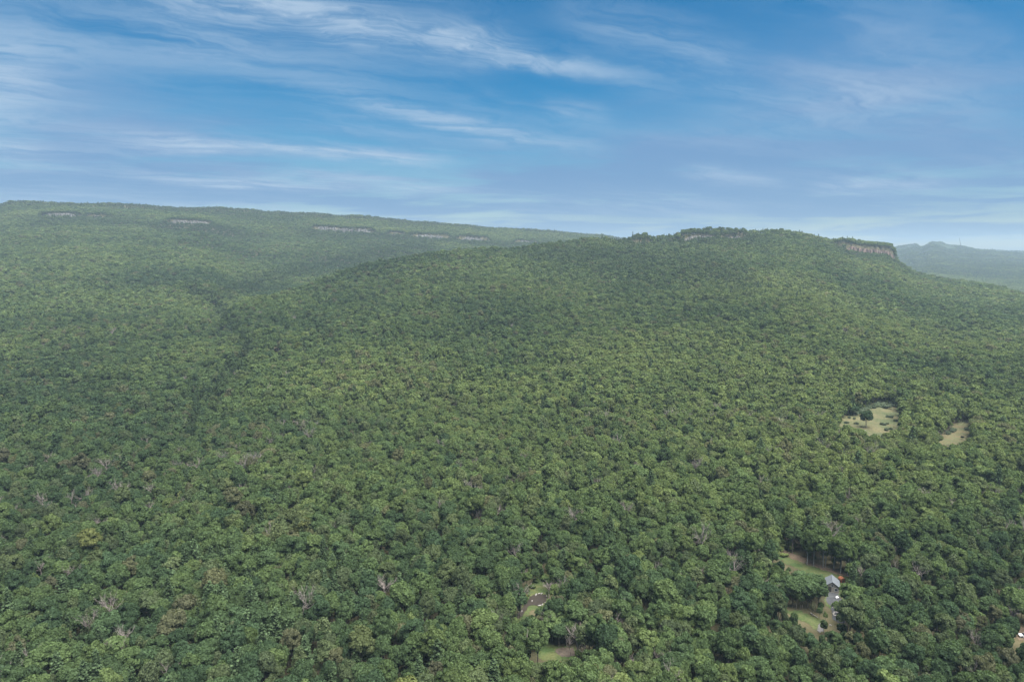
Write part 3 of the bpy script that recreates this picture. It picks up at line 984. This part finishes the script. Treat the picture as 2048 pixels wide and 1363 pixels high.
tint = np.where((u2 < 0.002)[:, None], tint * 0.5 + GOLD * 0.45, tint)
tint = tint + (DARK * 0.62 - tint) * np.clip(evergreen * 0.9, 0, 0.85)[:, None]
tint = np.where((kind == 2)[:, None], PINE * (0.8 + 0.5 * u2)[:, None] * (1 - 0.4 * np.clip(evergreen, 0, 1))[:, None], tint)
tint = np.where((kind == 1)[:, None], tint * 0.5 + OLIVE * 0.6, tint)
tint = tint * (1 + 0.10 * RNG.normal(size=n))[:, None].clip(0.75, 1.3)

size = np.clip(1.0 + 0.27 * RNG.normal(size=n) + 0.16 * st1 + 0.10 * st2, 0.55, 1.6)
spread_f = np.interp(R, [0, 560, 1300, 2200, 4600, 5600], [0.64, 0.64, 0.71, 0.88, 1.06, 1.55])
hgt = np.interp(R, [0, 1900, 3000], [1.0, 1.0, 0.66])
sx = size * spread_f * RNG.uniform(0.88, 1.12, n)
sz = 0.80 * (0.75 * size + 0.25) * hgt * RNG.uniform(0.80, 1.20, n)
spire = (kind == 2) & (R > 1200)
sx = np.where(spire, sx * 0.62, np.where(kind == 2, sx * 0.98, sx))
sz = np.where(spire, sz * RNG.uniform(0.75, 1.25, n), sz)
sx = np.where(fit < 1, np.minimum(sx, 1) * fit, sx)
sz = np.where(fit < 1, np.minimum(sz, 1) * fit, sz)
rot = RNG.uniform(0, 2 * math.pi, n)
pid = np.zeros(n, int)
names = ['broad', 'thin', 'pine', 'dead']
near_idx = np.zeros(n, int)
for ki, kn in enumerate(names):
    for tag, a, b in (('near', 0, 620), ('mid', 620, 1350), ('far', 1350, 99999)):
        ids = LODS[tag].get(kn) or LODS[tag]['broad']
        sel = (kind == ki) & (R >= a) & (R < b)
        pid[sel] = np.array(ids)[RNG.integers(0, len(ids), sel.sum())]

# ------------------------------------------------------------------ single trees: the ones that show largest
def colour_word(t):
    r_, g_, b_ = t
    if r_ > 0.16: return 'golden yellow'
    if r_ > g_ * 1.08: return 'brown-tinged'
    if r_ > g_ * 0.90: return 'olive'
    if g_ > 0.122: return 'bright yellow-green'
    if g_ > 0.098: return 'light green'
    if g_ > 0.072: return 'mid green'
    return 'dark green'
SHAPE_WORD = ['round-crowned', 'tall oval-crowned', 'broad flat-crowned', 'wide lopsided', 'narrow upright', 'lumpy-crowned', 'ragged-crowned', 'full domed', 'thin see-through', 'thin narrow']

def plant_tree(x, y, z, j, scale, rz, t, label, group, cat='tree', name='tree', pale=False):
    kd, cm, tm, tpale = NEAR_PARTS[j]
    root = empty(name, (x, y, z), rz)
    root.scale = scale
    props(root, label, cat, group)
    for nm, me in (('trunk', tpale if pale else tm), ('branches' if kd == 'dead' else 'crown', cm)):
        o = bpy.data.objects.new(nm, me)
        COL.objects.link(o)
        o.parent = root
        o['tint'] = [float(c) for c in t] + [1.0]
    return root

LAND = {'the grey-roofed house': on_ground([1668], [1186]), 'the small dark pond': on_ground([1070], [1200]), 'the small green glade': on_ground([1105], [1304]),
        'the rough grass clearing': on_ground([1610], [1236]), 'the lawn strip': on_ground([1600], [1126]), 'the white car': on_ground([2040], [1270])}
def beside(x, y):
    best = None
    for nm, (a, b, c_) in LAND.items():
        d = math.hypot(a[0] - x, b[0] - y)
        if d < 30 and (best is None or d < best[0]):
            best = (d, nm)
    return best and best[1]

base_x, base_r = project(X, Y, Z)
top_x, top_r = project(X, Y, Z + 15 * sz)
inframe = (base_x > 6) & (base_x < 2042) & (top_r < 1325) & (top_r > 0)
single = np.zeros(n, bool)
LIMIT = {0: 250, 1: 26, 2: 60, 3: 60}
for ki in range(4):
    c = np.where((kind == ki) & inframe & (pid < len(NEAR)))[0]
    c = c[np.argsort(R[c] / (sx[c]))][:LIMIT[ki]]
    single[c] = True
SI = np.where(single)[0]
def look(i):
    ki, j = int(kind[i]), int(pid[i])
    big = 'large ' if size[i] > 1.18 else ('small ' if size[i] < 0.84 else '')
    if ki == 2:
        return big + 'dark layered pine'
    if ki == 3:
        return f'{big}bare grey {["spreading", "forked", "upright", "tangled"][j - 10 - 3]} dead tree'
    return f'{big}{colour_word(tint[i])} {SHAPE_WORD[j]} tree'
for i in SI:
    j = int(pid[i]); ki = int(kind[i])
    bs = beside(X[i], Y[i])
    dd = np.hypot(X[SI] - X[i], Y[SI] - Y[i]); dd[SI == i] = 1e9
    mate = SI[int(np.argmin(dd))]
    mk = look(mate)
    place = (f' beside {bs}, ' if bs else ' ') + f'next to a {mk}'
    label = look(i) + place
    if len(label.replace('-', ' ').split()) > 16:
        label = look(i) + f' next to a {mk}'
    cat, nm = {2: ('pine tree', 'pine_tree'), 3: ('dead tree', 'dead_tree')}.get(ki, ('tree', 'broadleaf_tree'))
    grp = {'pine tree': 'pines of the forest canopy', 'dead tree': 'bare dead trees in the forest', 'tree': 'broadleaf trees of the forest canopy'}[cat]
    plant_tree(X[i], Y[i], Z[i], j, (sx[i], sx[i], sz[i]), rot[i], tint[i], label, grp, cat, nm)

# special trees
def special(px, py, j, width, height, t, label, cat='tree', name='broadleaf_tree', pale=False, group=None):
    a, b, c_ = on_ground([px], [py])
    return plant_tree(a[0], b[0], c_[0], j, (width / 10.0, width / 10.0, height / 15.5), random.uniform(0, 6), t, label, group, cat, name, pale)
special(1732, 855, 1, 11.5, 14.5, DARK * 0.8, 'lone dark round tree standing in the dry meadow')
special(1708, 831, 3, 8.5, 9.0, DARK * 1.05, 'dark green tree at the shrubby end of the dry meadow')
special(1789, 812, 4, 6.5, 9.0, MIDG, 'slim light green tree at the far meadow edge')
special(1924, 879, 5, 2.6, 3.2, np.array([0.012, 0.014, 0.012]), 'nearly black small evergreen bush on the tan field', 'bush', 'evergreen_bush')
# trees with bare pale trunks along the track behind the lawn
ROW = [(1614, 1129), (1627, 1131), (1646, 1135), (1651, 1134), (1667, 1140), (1681, 1146), (1695, 1151), (1704, 1136)]
for q, (a, b) in enumerate(ROW):
    special(a, b, (4, 1, 0, 6)[q % 4], 7.2 + (q % 3), 17.5 + (q % 2) * 1.5, MIDG * (0.8 + 0.1 * (q % 4)), 'tall tree with bare pale trunk lining the dirt track behind the lawn', pale=True, group='pale-trunked trees along the dirt track')
special(1700, 1228, 6, 9.5, 13.0, MIDG * 1.1, 'open-crowned tree with pale forked trunk beside the driveway', pale=True)
special(2022, 1256, 7, 9.0, 17.0, MIDG * 1.05, 'leafy tree with a straight pale trunk by the dirt clearing', pale=True)
special(1048, 1206, 2, 3.5, 5.0, GOLD * 0.8, 'small yellowing tree on the grassy pond bank')
special(1097, 1196, 13, 8.0, 8.0, MIDG, 'low bare pale-grey tree leaning over the pond edge', 'dead tree', 'dead_tree')
special(1096, 1282, 14, 7.0, 13.0, MIDG, 'greyish-brown bare tree standing behind the small glade', 'dead tree', 'dead_tree')
special(1541, 1215, 15, 9.0, 12.0, MIDG, 'pale bare dead tree uphill of the rough grass clearing', 'dead tree', 'dead_tree')

for q, (a, b, hh, ww) in enumerate(((1566, 1210, 13.5, 8.5), (1585, 1213, 14.0, 9), (1604, 1215, 14.0, 8.5), (1622, 1216, 13.0, 8.5), (1636, 1222, 13.5, 8),
                                     (1576, 1190, 8.0, 7.5), (1596, 1188, 8.0, 7.5), (1615, 1186, 7.5, 7.5), (1632, 1190, 8.0, 7.5), (1636, 1170, 5.0, 6.0), (1618, 1166, 5.0, 6.5), (1600, 1160, 4.5, 6.0))):
    tall = hh > 10
    special(a, b, (5, 0, 7, 3, 6)[q % 5], ww, hh, (DARK * 0.6 + MIDG * 0.5) * (0.85 + 0.1 * (q % 4)), 'tall green tree of the clump between driveway and rough grass' if tall else 'low bushy green tree between the lawn strip and the rough grass', group='tall trees of the driveway clump' if tall else 'low trees below the lawn')
# shrubs of the meadow
BUSH = sapling_bush(5)
B_CROWN, B_TRUNK = BUSH[0].data('shrub_leaves', [M_LEAF]), BUSH[1].data('shrub_stems', [M_BARK])
def shrub(px, py, s, t, label, group):
    a, b, c_ = on_ground([px], [py])
    root = empty('shrub', (a[0], b[0], c_[0]), random.uniform(0, 6))
    root.scale = (s, s, s * random.uniform(.75, .95))
    props(root, ('large ' if s > 1.45 else ('small ' if s < 1.05 else '')) + label, 'shrub', group)
    for nm, me in (('foliage', B_CROWN), ('stems', B_TRUNK)):
        o = bpy.data.objects.new(nm, me); COL.objects.link(o); o.parent = root
        o['tint'] = [float(c) for c in t] + [1.0]
SILVER = np.array([0.115, 0.145, 0.095])
for q in range(34):
    t = q / 33
    shrub(1690 + 100 * t + random.uniform(-3, 3), 829 - 17 * min(1, t * 1.35) + random.uniform(-3, 4), random.uniform(1.1, 1.9), SILVER * random.uniform(.7, 1.1), 'silvery grey-green shrub along the far edge of the dry meadow', 'shrubs edging the dry meadow')
for a, b in ((1764, 849), (1768, 850), (1774, 848), (1782, 835), (1776, 834), (1772, 861), (1782, 859), (1699, 836), (1708, 838), (1790, 842), (1714, 848), (1692, 846)):
    shrub(a, b, random.uniform(.7, 1.2), SILVER * 0.62, 'low dark shrub growing inside the dry meadow', 'shrubs inside the dry meadow')
for a, b in ((1903, 864), (1909, 862), (1933, 860), (1940, 858), (1944, 864), (1898, 868)):
    shrub(a, b, random.uniform(.9, 1.5), SILVER * 0.7, 'low grey-green shrub on the small tan field', 'shrubs on the tan field')
for a, b in ((1048, 1200), (1056, 1188), (1066, 1176), (1072, 1164), (1090, 1160), (1098, 1168), (1084, 1152)):
    shrub(a, b, random.uniform(.7, 1.2), MIDG * random.uniform(.9, 1.3), 'leafy green shrub on the grassy pond bank', 'shrubs on the pond bank')
for a, b in ((1552, 1096), (1560, 1098), (1548, 1104), (1572, 1096), (1566, 1112)):
    shrub(a, b, random.uniform(1.0, 1.7), YEL * random.uniform(.9, 1.2), 'bright yellow-green shrub at the narrow end of the lawn', 'shrubs at the lawn end')
for a, b in ((1676, 1212), (1684, 1214), (1690, 1210), (1696, 1218), (1681, 1220), (1688, 1224)):
    shrub(a, b, random.uniform(.8, 1.2), MIDG * random.uniform(.7, 1.1), 'dark green shrub bordering the driveway bend', 'shrubs by the driveway')

# ------------------------------------------------------------------ the rest of the woodland: one mass
def woodland(name, sel):
    ii = np.where(sel)[0]
    me = bpy.data.meshes.new(name)
    me.vertices.add(len(ii))
    me.vertices.foreach_set('co', np.stack([X[ii], Y[ii], Z[ii]], -1).astype(np.float32).ravel())
    def attr(nm, ty, field, arr):
        a = me.attributes.new(nm, ty, 'POINT')
        a.data.foreach_set(field, np.ascontiguousarray(arr).ravel())
    attr('which', 'INT', 'value', pid[ii].astype(np.int32))
    attr('turn', 'FLOAT_VECTOR', 'vector', np.stack([0 * rot[ii], 0 * rot[ii], rot[ii]], -1).astype(np.float32))
    attr('stretch', 'FLOAT_VECTOR', 'vector', np.stack([sx[ii], sx[ii], sz[ii]], -1).astype(np.float32))
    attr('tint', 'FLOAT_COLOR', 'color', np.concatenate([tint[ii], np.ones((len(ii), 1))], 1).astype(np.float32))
    me.update()
    o = bpy.data.objects.new(name, me)
    COL.objects.link(o)
    ng = bpy.data.node_groups.new('woodland', 'GeometryNodeTree')
    ng.interface.new_socket('Geometry', in_out='INPUT', socket_type='NodeSocketGeometry')
    ng.interface.new_socket('Geometry', in_out='OUTPUT', socket_type='NodeSocketGeometry')
    gi, go = ng.nodes.new('NodeGroupInput'), ng.nodes.new('NodeGroupOutput')
    def named(nm, ty):
        a = ng.nodes.new('GeometryNodeInputNamedAttribute'); a.data_type = ty; a.inputs['Name'].default_value = nm
        return a.outputs['Attribute']
    which, turn, stretch = named('which', 'INT'), named('turn', 'FLOAT_VECTOR'), named('stretch', 'FLOAT_VECTOR')
    er = ng.nodes.new('FunctionNodeEulerToRotation')
    ng.links.new(turn, er.inputs[0])
    join = ng.nodes.new('GeometryNodeJoinGeometry')
    for kq in np.unique(pid[ii]):
        cmpn = ng.nodes.new('FunctionNodeCompare'); cmpn.data_type = 'INT'; cmpn.operation = 'EQUAL'
        ng.links.new(which, cmpn.inputs['A']) if False else ng.links.new(which, [s for s in cmpn.inputs if s.name == 'A' and s.type == 'INT'][0])
        [s for s in cmpn.inputs if s.name == 'B' and s.type == 'INT'][0].default_value = int(kq)
        oi = ng.nodes.new('GeometryNodeObjectInfo'); oi.inputs['Object'].default_value = PROTO[int(kq)]
        oi.inputs['As Instance'].default_value = False
        ip = ng.nodes.new('GeometryNodeInstanceOnPoints')
        ng.links.new(gi.outputs[0], ip.inputs['Points'])
        ng.links.new(cmpn.outputs[0], ip.inputs['Selection'])
        ng.links.new(oi.outputs['Geometry'], ip.inputs['Instance'])
        ng.links.new(er.outputs[0], ip.inputs['Rotation'])
        ng.links.new(stretch, ip.inputs['Scale'])
        ng.links.new(ip.outputs[0], join.inputs[0])
    ng.links.new(join.outputs[0], go.inputs[0])
    md = o.modifiers.new('woodland', 'NODES')
    md.node_group = ng
    return o
forest = woodland('forest', ~single)
props(forest, 'continuous green forest canopy covering the valley, spur and ridge', 'forest', kind='stuff')
print('TREES', n, 'single', single.sum(), [int((kind == q).sum()) for q in range(4)])

# ------------------------------------------------------------------ houses, vehicles and small things
def box(m, x0, x1, y0, y1, z0, z1, mi=0):
    V = [(x0, y0, z0), (x1, y0, z0), (x1, y1, z0), (x0, y1, z0), (x0, y0, z1), (x1, y0, z1), (x1, y1, z1), (x0, y1, z1)]
    m.add(V, [(3, 2, 1, 0), (4, 5, 6, 7), (0, 1, 5, 4), (1, 2, 6, 5), (2, 3, 7, 6), (3, 0, 4, 7)], mi)
def part(name, m, mats, parent):
    o = bpy.data.objects.new(name, m.data(name, mats if isinstance(mats, list) else [mats]))
    COL.objects.link(o); o.parent = parent
    return o
def prism(m, prof, y0, y1):
    """profile of (x, z) points pushed from y0 to y1"""
    k = len(prof)
    V = [(x, y0, z) for x, z in prof] + [(x, y1, z) for x, z in prof]
    F = [tuple(range(k)), tuple(range(2 * k - 1, k - 1, -1))] + [(i, i + k, (i + 1) % k + k, (i + 1) % k) for i in range(k)]
    m.add(V, F)

M_CREAM = flat('cream_siding', (0.22, 0.205, 0.175), 0.8)
M_ROOFGREY = flat('grey_shingles', (0.095, 0.105, 0.115), 0.95, 0.2, 1.5, 0.3)
M_DARKDOOR = flat('dark_door', (0.035, 0.032, 0.03), 0.6)
M_WHITE = flat('white_paint', (0.5, 0.5, 0.48), 0.45)
M_GLASS = flat('window_glass', (0.03, 0.035, 0.04), 0.12, 0.5)
M_BROWNROOF = flat('red_brown_shingles', (0.22, 0.115, 0.085), 0.85, 0.2, 1.5, 0.3)
M_DKBROWN = flat('dark_brown_shingles', (0.085, 0.06, 0.05), 0.85, 0.2, 1.5, 0.3)
M_ORANGE = flat('orange_roof', (0.20, 0.07, 0.03), 0.6, 0.3, 2.0, 0.2)
M_DKRED = flat('dark_red_boards', (0.17, 0.035, 0.022), 0.7)
M_CARPAINT = flat('white_car_paint', (0.60, 0.60, 0.60), 0.25, 0.5, 2.0, 0.05)
M_TYRE = flat('tyre_rubber', (0.02, 0.02, 0.02), 0.8)
M_STEEL = flat('dark_steel', (0.12, 0.12, 0.125), 0.5)
M_LAMP = flat('lamp_lens', (0.7, 0.68, 0.6), 0.2, 0.5)

def house(px, py, rz, Wd, L, wall_h, ridge, wall_m, roof_m, label, door=True, chimney=False):
    a, b, c_ = on_ground([px], [py])
    root = empty('house', (a[0], b[0], c_[0] - 0.05), rz)
    props(root, label, 'house')
    w2 = Wd / 2
    m = Mesh(); prism(m, [(-w2, 0.35), (w2, 0.35), (w2, wall_h), (0, ridge), (-w2, wall_h)], 0, L)
    wall = part('wall', m, wall_m, root)
    m = Mesh(); box(m, -w2 - .08, w2 + .08, -.08, L + .08, -0.6, 0.35); part('foundation', m, M_STONE, root)
    ov, th_ = 0.45, 0.16
    sl = (ridge - wall_h) / w2
    m = Mesh()
    for sgn in (-1, 1):
        xe = sgn * (w2 + ov); ze = wall_h - sl * ov
        pr = [(0, ridge + .03), (xe, ze + .03), (xe, ze + .03 + th_), (0, ridge + .03 + th_)]
        prism(m, pr if sgn > 0 else pr[::-1], -ov, L + ov)
    roof = part('roof', m, roof_m, root)
    m = Mesh(); box(m, -.16, .16, -ov - .02, L + ov + .02, ridge + .12, ridge + .26); part('ridge_cap', m, roof_m, roof)
    if chimney:
        m = Mesh(); box(m, .9, 1.5, L * .6, L * .6 + .6, ridge - .9, ridge + .9); part('chimney', m, M_STONE, roof)
    def opening(name, x0, x1, z0, z1, mat, frame):
        m = Mesh(); box(m, x0, x1, -.05, .06, z0, z1)
        o = part(name, m, mat, root)
        if frame:
            m = Mesh()
            t = .10
            box(m, x0 - t, x1 + t, -.09, .03, z1, z1 + t); box(m, x0 - t, x1 + t, -.09, .03, z0 - t, z0)
            box(m, x0 - t, x0, -.09, .03, z0, z1); box(m, x1, x1 + t, -.09, .03, z0, z1)
            part('frame', m, M_WHITE, o)
    opening('window', -.45, .45, wall_h - .1, wall_h + .85, M_GLASS, True)
    opening('window', w2 * .35, w2 * .8, 1.1, 2.2, M_GLASS, True)
    if door:
        opening('garage_door', -w2 * .92, -w2 * .12, .36, 2.7, M_DARKDOOR, False)
    for q in range(2):
        m = Mesh(); y0 = L * (.22 + .45 * q); box(m, -w2 - .05, -w2 + .06, y0, y0 + 1.9, .5 if q == 0 else 1.0, 2.3)
        part('side_door' if q == 0 else 'window', m, M_DARKDOOR if q == 0 else M_GLASS, root)
    return root
house(1664.0, 1184.5, math.radians(-22), 5.6, 7.0, 3.0, 5.0, M_CREAM, M_ROOFGREY, 'cream gabled house with grey roof at the top of the driveway')
house(1419, 963, math.radians(-35), 5.5, 7.5, 2.8, 4.8, M_CREAM, M_BROWNROOF, 'small house with reddish-brown roof half buried in the treetops', False)
house(553, 703, math.radians(-30), 7.0, 9.5, 2.8, 5.0, M_BARK, M_DKBROWN, 'tiny dark-roofed cabin among dark trees on the slope', False, True)

def shed(px, py, rz):
    a, b, c_ = on_ground([px], [py])
    root = empty('garden_shed', (a[0], b[0], c_[0]), rz)
    props(root, 'small orange-roofed dark red shed on the lawn behind the grey-roofed house', 'shed')
    m = Mesh(); box(m, -1.15, 1.15, 0, 1.9, -.1, 1.35); part('wall', m, M_DKRED, root)
    prof = [(1.3 * math.cos(t), 1.30 + .95 * math.sin(t)) for t in np.linspace(0, math.pi, 9)]
    m = Mesh(); prism(m, prof[::-1], -.15, 2.05); part('roof', m, M_ORANGE, root)
    m = Mesh(); box(m, -.4, .4, -.04, .05, 0, 1.25); d = part('door', m, M_DARKDOOR, root)
    m = Mesh(); box(m, .25, .32, -.09, -.04, .6, .68); part('handle', m, M_STEEL, d)
shed(1686, 1164.5, math.radians(12))

def car(px, py, rz, label, scale=1.0):
    a, b, c_ = on_ground([px], [py])
    root = empty('parked_car', (a[0], b[0], c_[0] + .12), rz)
    root.scale = (scale,) * 3
    props(root, label, 'car')
    prof = [(-2.15, .35), (-1.75, .25), (1.75, .25), (2.15, .38), (2.2, .72), (1.95, .88), (1.05, .98), (-1.75, 1.02), (-2.2, .92), (-2.22, .6)]
    m = Mesh(); prism(m, prof, -.85, .85); part('body', m, M_CARPAINT, root)
    m = Mesh()
    V = [(-1.75, -.78, 1.0), (1.0, -.78, .97), (1.0, .78, .97), (-1.75, .78, 1.0), (-1.25, -.62, 1.48), (.2, -.62, 1.48), (.2, .62, 1.48), (-1.25, .62, 1.48)]
    m.add(V, [(0, 1, 5, 4), (1, 2, 6, 5), (2, 3, 7, 6), (3, 0, 4, 7)]); part('windows', m, M_GLASS, root)
    m = Mesh(); box(m, -1.3, .25, -.66, .66, 1.47, 1.54); part('cabin_roof', m, M_CARPAINT, root)
    for sx_ in (-1.35, 1.35):
        for sy_ in (-.84, .84):
            V, F = tube([[sx_, sy_ - .1, .32], [sx_, sy_ + .1, .32]], [.33, .33], 12)
            m = Mesh(); m.add(V, F); wh = part('wheel', m, M_TYRE, root)
            V, F = tube([[sx_, sy_ - .12, .32], [sx_, sy_ + .12, .32]], [.19, .19], 10)
            m = Mesh(); m.add(V, F); part('rim', m, M_STEEL, wh)
    for sy_ in (-.6, .6):
        m = Mesh(); box(m, 2.14, 2.235, sy_ - .18, sy_ + .18, .6, .74); part('headlight', m, M_LAMP, root)
    return root
a, b, c_ = on_ground([1674.5], [1196.5])
bench = empty('garden_bench', (a[0], b[0], c_[0] + .14), math.radians(25))
props(bench, 'small white bench at the edge of the asphalt driveway', 'bench')
m = Mesh(); box(m, -.75, .75, -.25, .25, .42, .50); part('seat', m, M_CARPAINT, bench)
m = Mesh(); box(m, -.75, .75, .22, .30, .52, 1.0); part('backrest', m, M_CARPAINT, bench)
for sx_ in (-.65, .65):
    for sy_ in (-.2, .2):
        m = Mesh(); box(m, sx_ - .05, sx_ + .05, sy_ - .05, sy_ + .05, 0, .42); part('leg', m, M_CARPAINT, bench)
car(2050, 1273.5, math.radians(168), 'white car parked on the bare reddish dirt clearing')

def boulder_mesh(seed):
    rng = np.random.default_rng(seed)
    m = Mesh(); m.add(ICO_V * rng.uniform(.75, 1.2, (len(ICO_V), 1)) * np.array([1.0, .75, .55]), ICO_F)
    return m.data('boulder_shape', [M_STONE])
BOULD = [boulder_mesh(q) for q in range(4)]
def boulder(px, py, s, label, group=None, parent=None, name='boulder', stretch=1.0):
    a, b, c_ = on_ground([px], [py])
    o = bpy.data.objects.new(name, BOULD[int(px * 7 + py) % 4]); COL.objects.link(o)
    o.rotation_euler = (0, 0, random.uniform(0, 6)); o.scale = (s * stretch, s, s)
    o.location = (a[0], b[0], c_[0] + s * .25 + .1)
    if parent is not None:
        o.location = Vector(o.location) - parent.location; o.parent = parent
    else:
        props(o, label, 'boulder', group)
    return o
for a, b, s_, st_ in ((1064, 1201.5, .4, 1.6), (1050.5, 1207.5, .42, 1.3), (1043, 1222, .5, 1.5), (1072, 1189, .6, 1.6), (1078, 1187, .55, 1.2), (1083, 1187.5, .5, 1.8), (1079, 1211, .55, 1.9), (1085, 1208.5, .5, 1.6), (1090, 1205, .4, 1.4), (1093, 1192, .45, 1.3)):
    boulder(a, b, s_, 'pale stone at the edge of the small dark pond', 'pale stones around the pond', None, 'boulder', st_)
for a, b in ((1670, 1210), (1665, 1214.5)):
    boulder(a, b, .42, 'small white stone at the foot of the driveway', 'white stones by the driveway')
boulder(1661, 1250.5, .55, 'white stone beside the pale gravel patch')
boulder(1730, 862, 1.1, 'white boulder at the near rim of the dry meadow')
boulder(1893, 863.5, 1.0, 'white boulder beside the small tan field')
bx_, by_, bz_ = on_ground([1671], [1227])
border = empty('stone_border', (bx_[0], by_[0], bz_[0]))
props(border, 'curved border of pale stones beside the driveway bend', 'stone border')
for q in range(13):
    t = math.radians(35 + 225 * q / 12)
    boulder(1671.5 + 4.6 * math.cos(t) + (1.4 if q > 9 else 0), 1227.3 - 3.6 * math.sin(t) + (.6 if q > 9 else 0), .34 + .08 * (q % 3), None, None, border, 'stone', 1.3)

# fallen log in the rough grass
p0, p1 = on_ground([1621], [1226.5]), on_ground([1636], [1236])
V, F = tube([[p0[0][0], p0[1][0], p0[2][0] + .35], [(p0[0][0] + p1[0][0]) / 2, (p0[1][0] + p1[1][0]) / 2, (p0[2][0] + p1[2][0]) / 2 + .38], [p1[0][0], p1[1][0], p1[2][0] + .3]], [.22, .19, .13], 8)
m = Mesh(); m.add(V, F)
lg = mesh_obj('fallen_log', np.concatenate(m.V), m.F, M_PALEBARK)
props(lg, 'pale fallen log lying in the rough grass clearing', 'log')
# white broken snag by the ravine
a, b, c_ = on_ground([493], [716])
V, F = tube([[0, 0, -1], [.15, 0, 4], [.1, .1, 8.5], [.3, .1, 10.5]], [.5, .42, .32, .1], 7)
V2, F2 = tube([[.1, 0, 6], [1.0, .2, 8.2]], [.2, .06], 5)
m = Mesh(); m.add(V, F); m.add(V2, F2)
sn = mesh_obj('white_snag', np.concatenate(m.V), m.F, M_STONE, loc=(a[0], b[0], c_[0]))
props(sn, 'white broken dead trunk standing in the dark ravine', 'snag')

# leaning lattice mast on the hazy far range
s_ = (1923 - 1024) / FPX / 1.008
my = 6450.0
mx_ = s_ * my
mz = float(ground(mx_, my))
mast = empty('lattice_mast', (mx_, my, mz))
props(mast, 'thin dark mast leaning above the hazy far range', 'mast')
topv = np.array([-34.0, 0, 104.0])
legs = [np.array([2.6 * math.cos(t), 2.6 * math.sin(t), -6]) for t in (0.3, 2.4, 4.5)]
ends = [topv * .82 + l * .35 for l in legs]
for l, e in zip(legs, ends):
    m = Mesh(); V, F = tube([l, (l + e) / 2, e], [1.3, 1.1, .9], 5); m.add(V, F); part('leg', m, M_STEEL, mast)
m = Mesh()
for q in range(14):
    t0, t1 = q / 14, (q + 1) / 14
    for k_ in range(3):
        A, Bv = legs[k_] + (ends[k_] - legs[k_]) * t0, legs[(k_ + 1) % 3] + (ends[(k_ + 1) % 3] - legs[(k_ + 1) % 3]) * t1
        V, F = tube([A, Bv], [.55, .55], 4); m.add(V, F)
part('bracing', m, M_STEEL, mast)
m = Mesh(); V, F = tube([topv * .80, topv], [1.6, .9], 6); m.add(V, F); part('spire', m, M_STEEL, mast)

# ------------------------------------------------------------------ haze
hv = bpy.data.materials.new('haze_air')
hv.use_nodes = True
ht = hv.node_tree
ht.nodes.clear()
ho = ht.nodes.new('ShaderNodeOutputMaterial')
pv = ht.nodes.new('ShaderNodeVolumePrincipled')
pv.inputs['Color'].default_value = (0.38, 0.50, 0.60, 1)
pv.inputs['Density'].default_value = HAZE_DENSITY
pv.inputs['Anisotropy'].default_value = 0.0
ht.links.new(pv.outputs[0], ho.inputs['Volume'])
ztop = float(GZ[R2 < 9000].max()) + 40
hx, hy0, hy1 = 13500.0, -13500.0, 13500.0
zlo = float(GZ.min()) - 2.0
hb = [(-hx, hy0, zlo), (hx, hy0, zlo), (hx, hy1, zlo), (-hx, hy1, zlo), (-hx, hy0, ztop), (hx, hy0, ztop), (hx, hy1, ztop), (-hx, hy1, ztop)]
hz = mesh_obj('haze', hb, [(3, 2, 1, 0), (4, 5, 6, 7), (0, 1, 5, 4), (1, 2, 6, 5), (2, 3, 7, 6), (3, 0, 4, 7)], hv)
props(hz, 'thin pale haze filling the valley air', 'haze', kind='stuff')
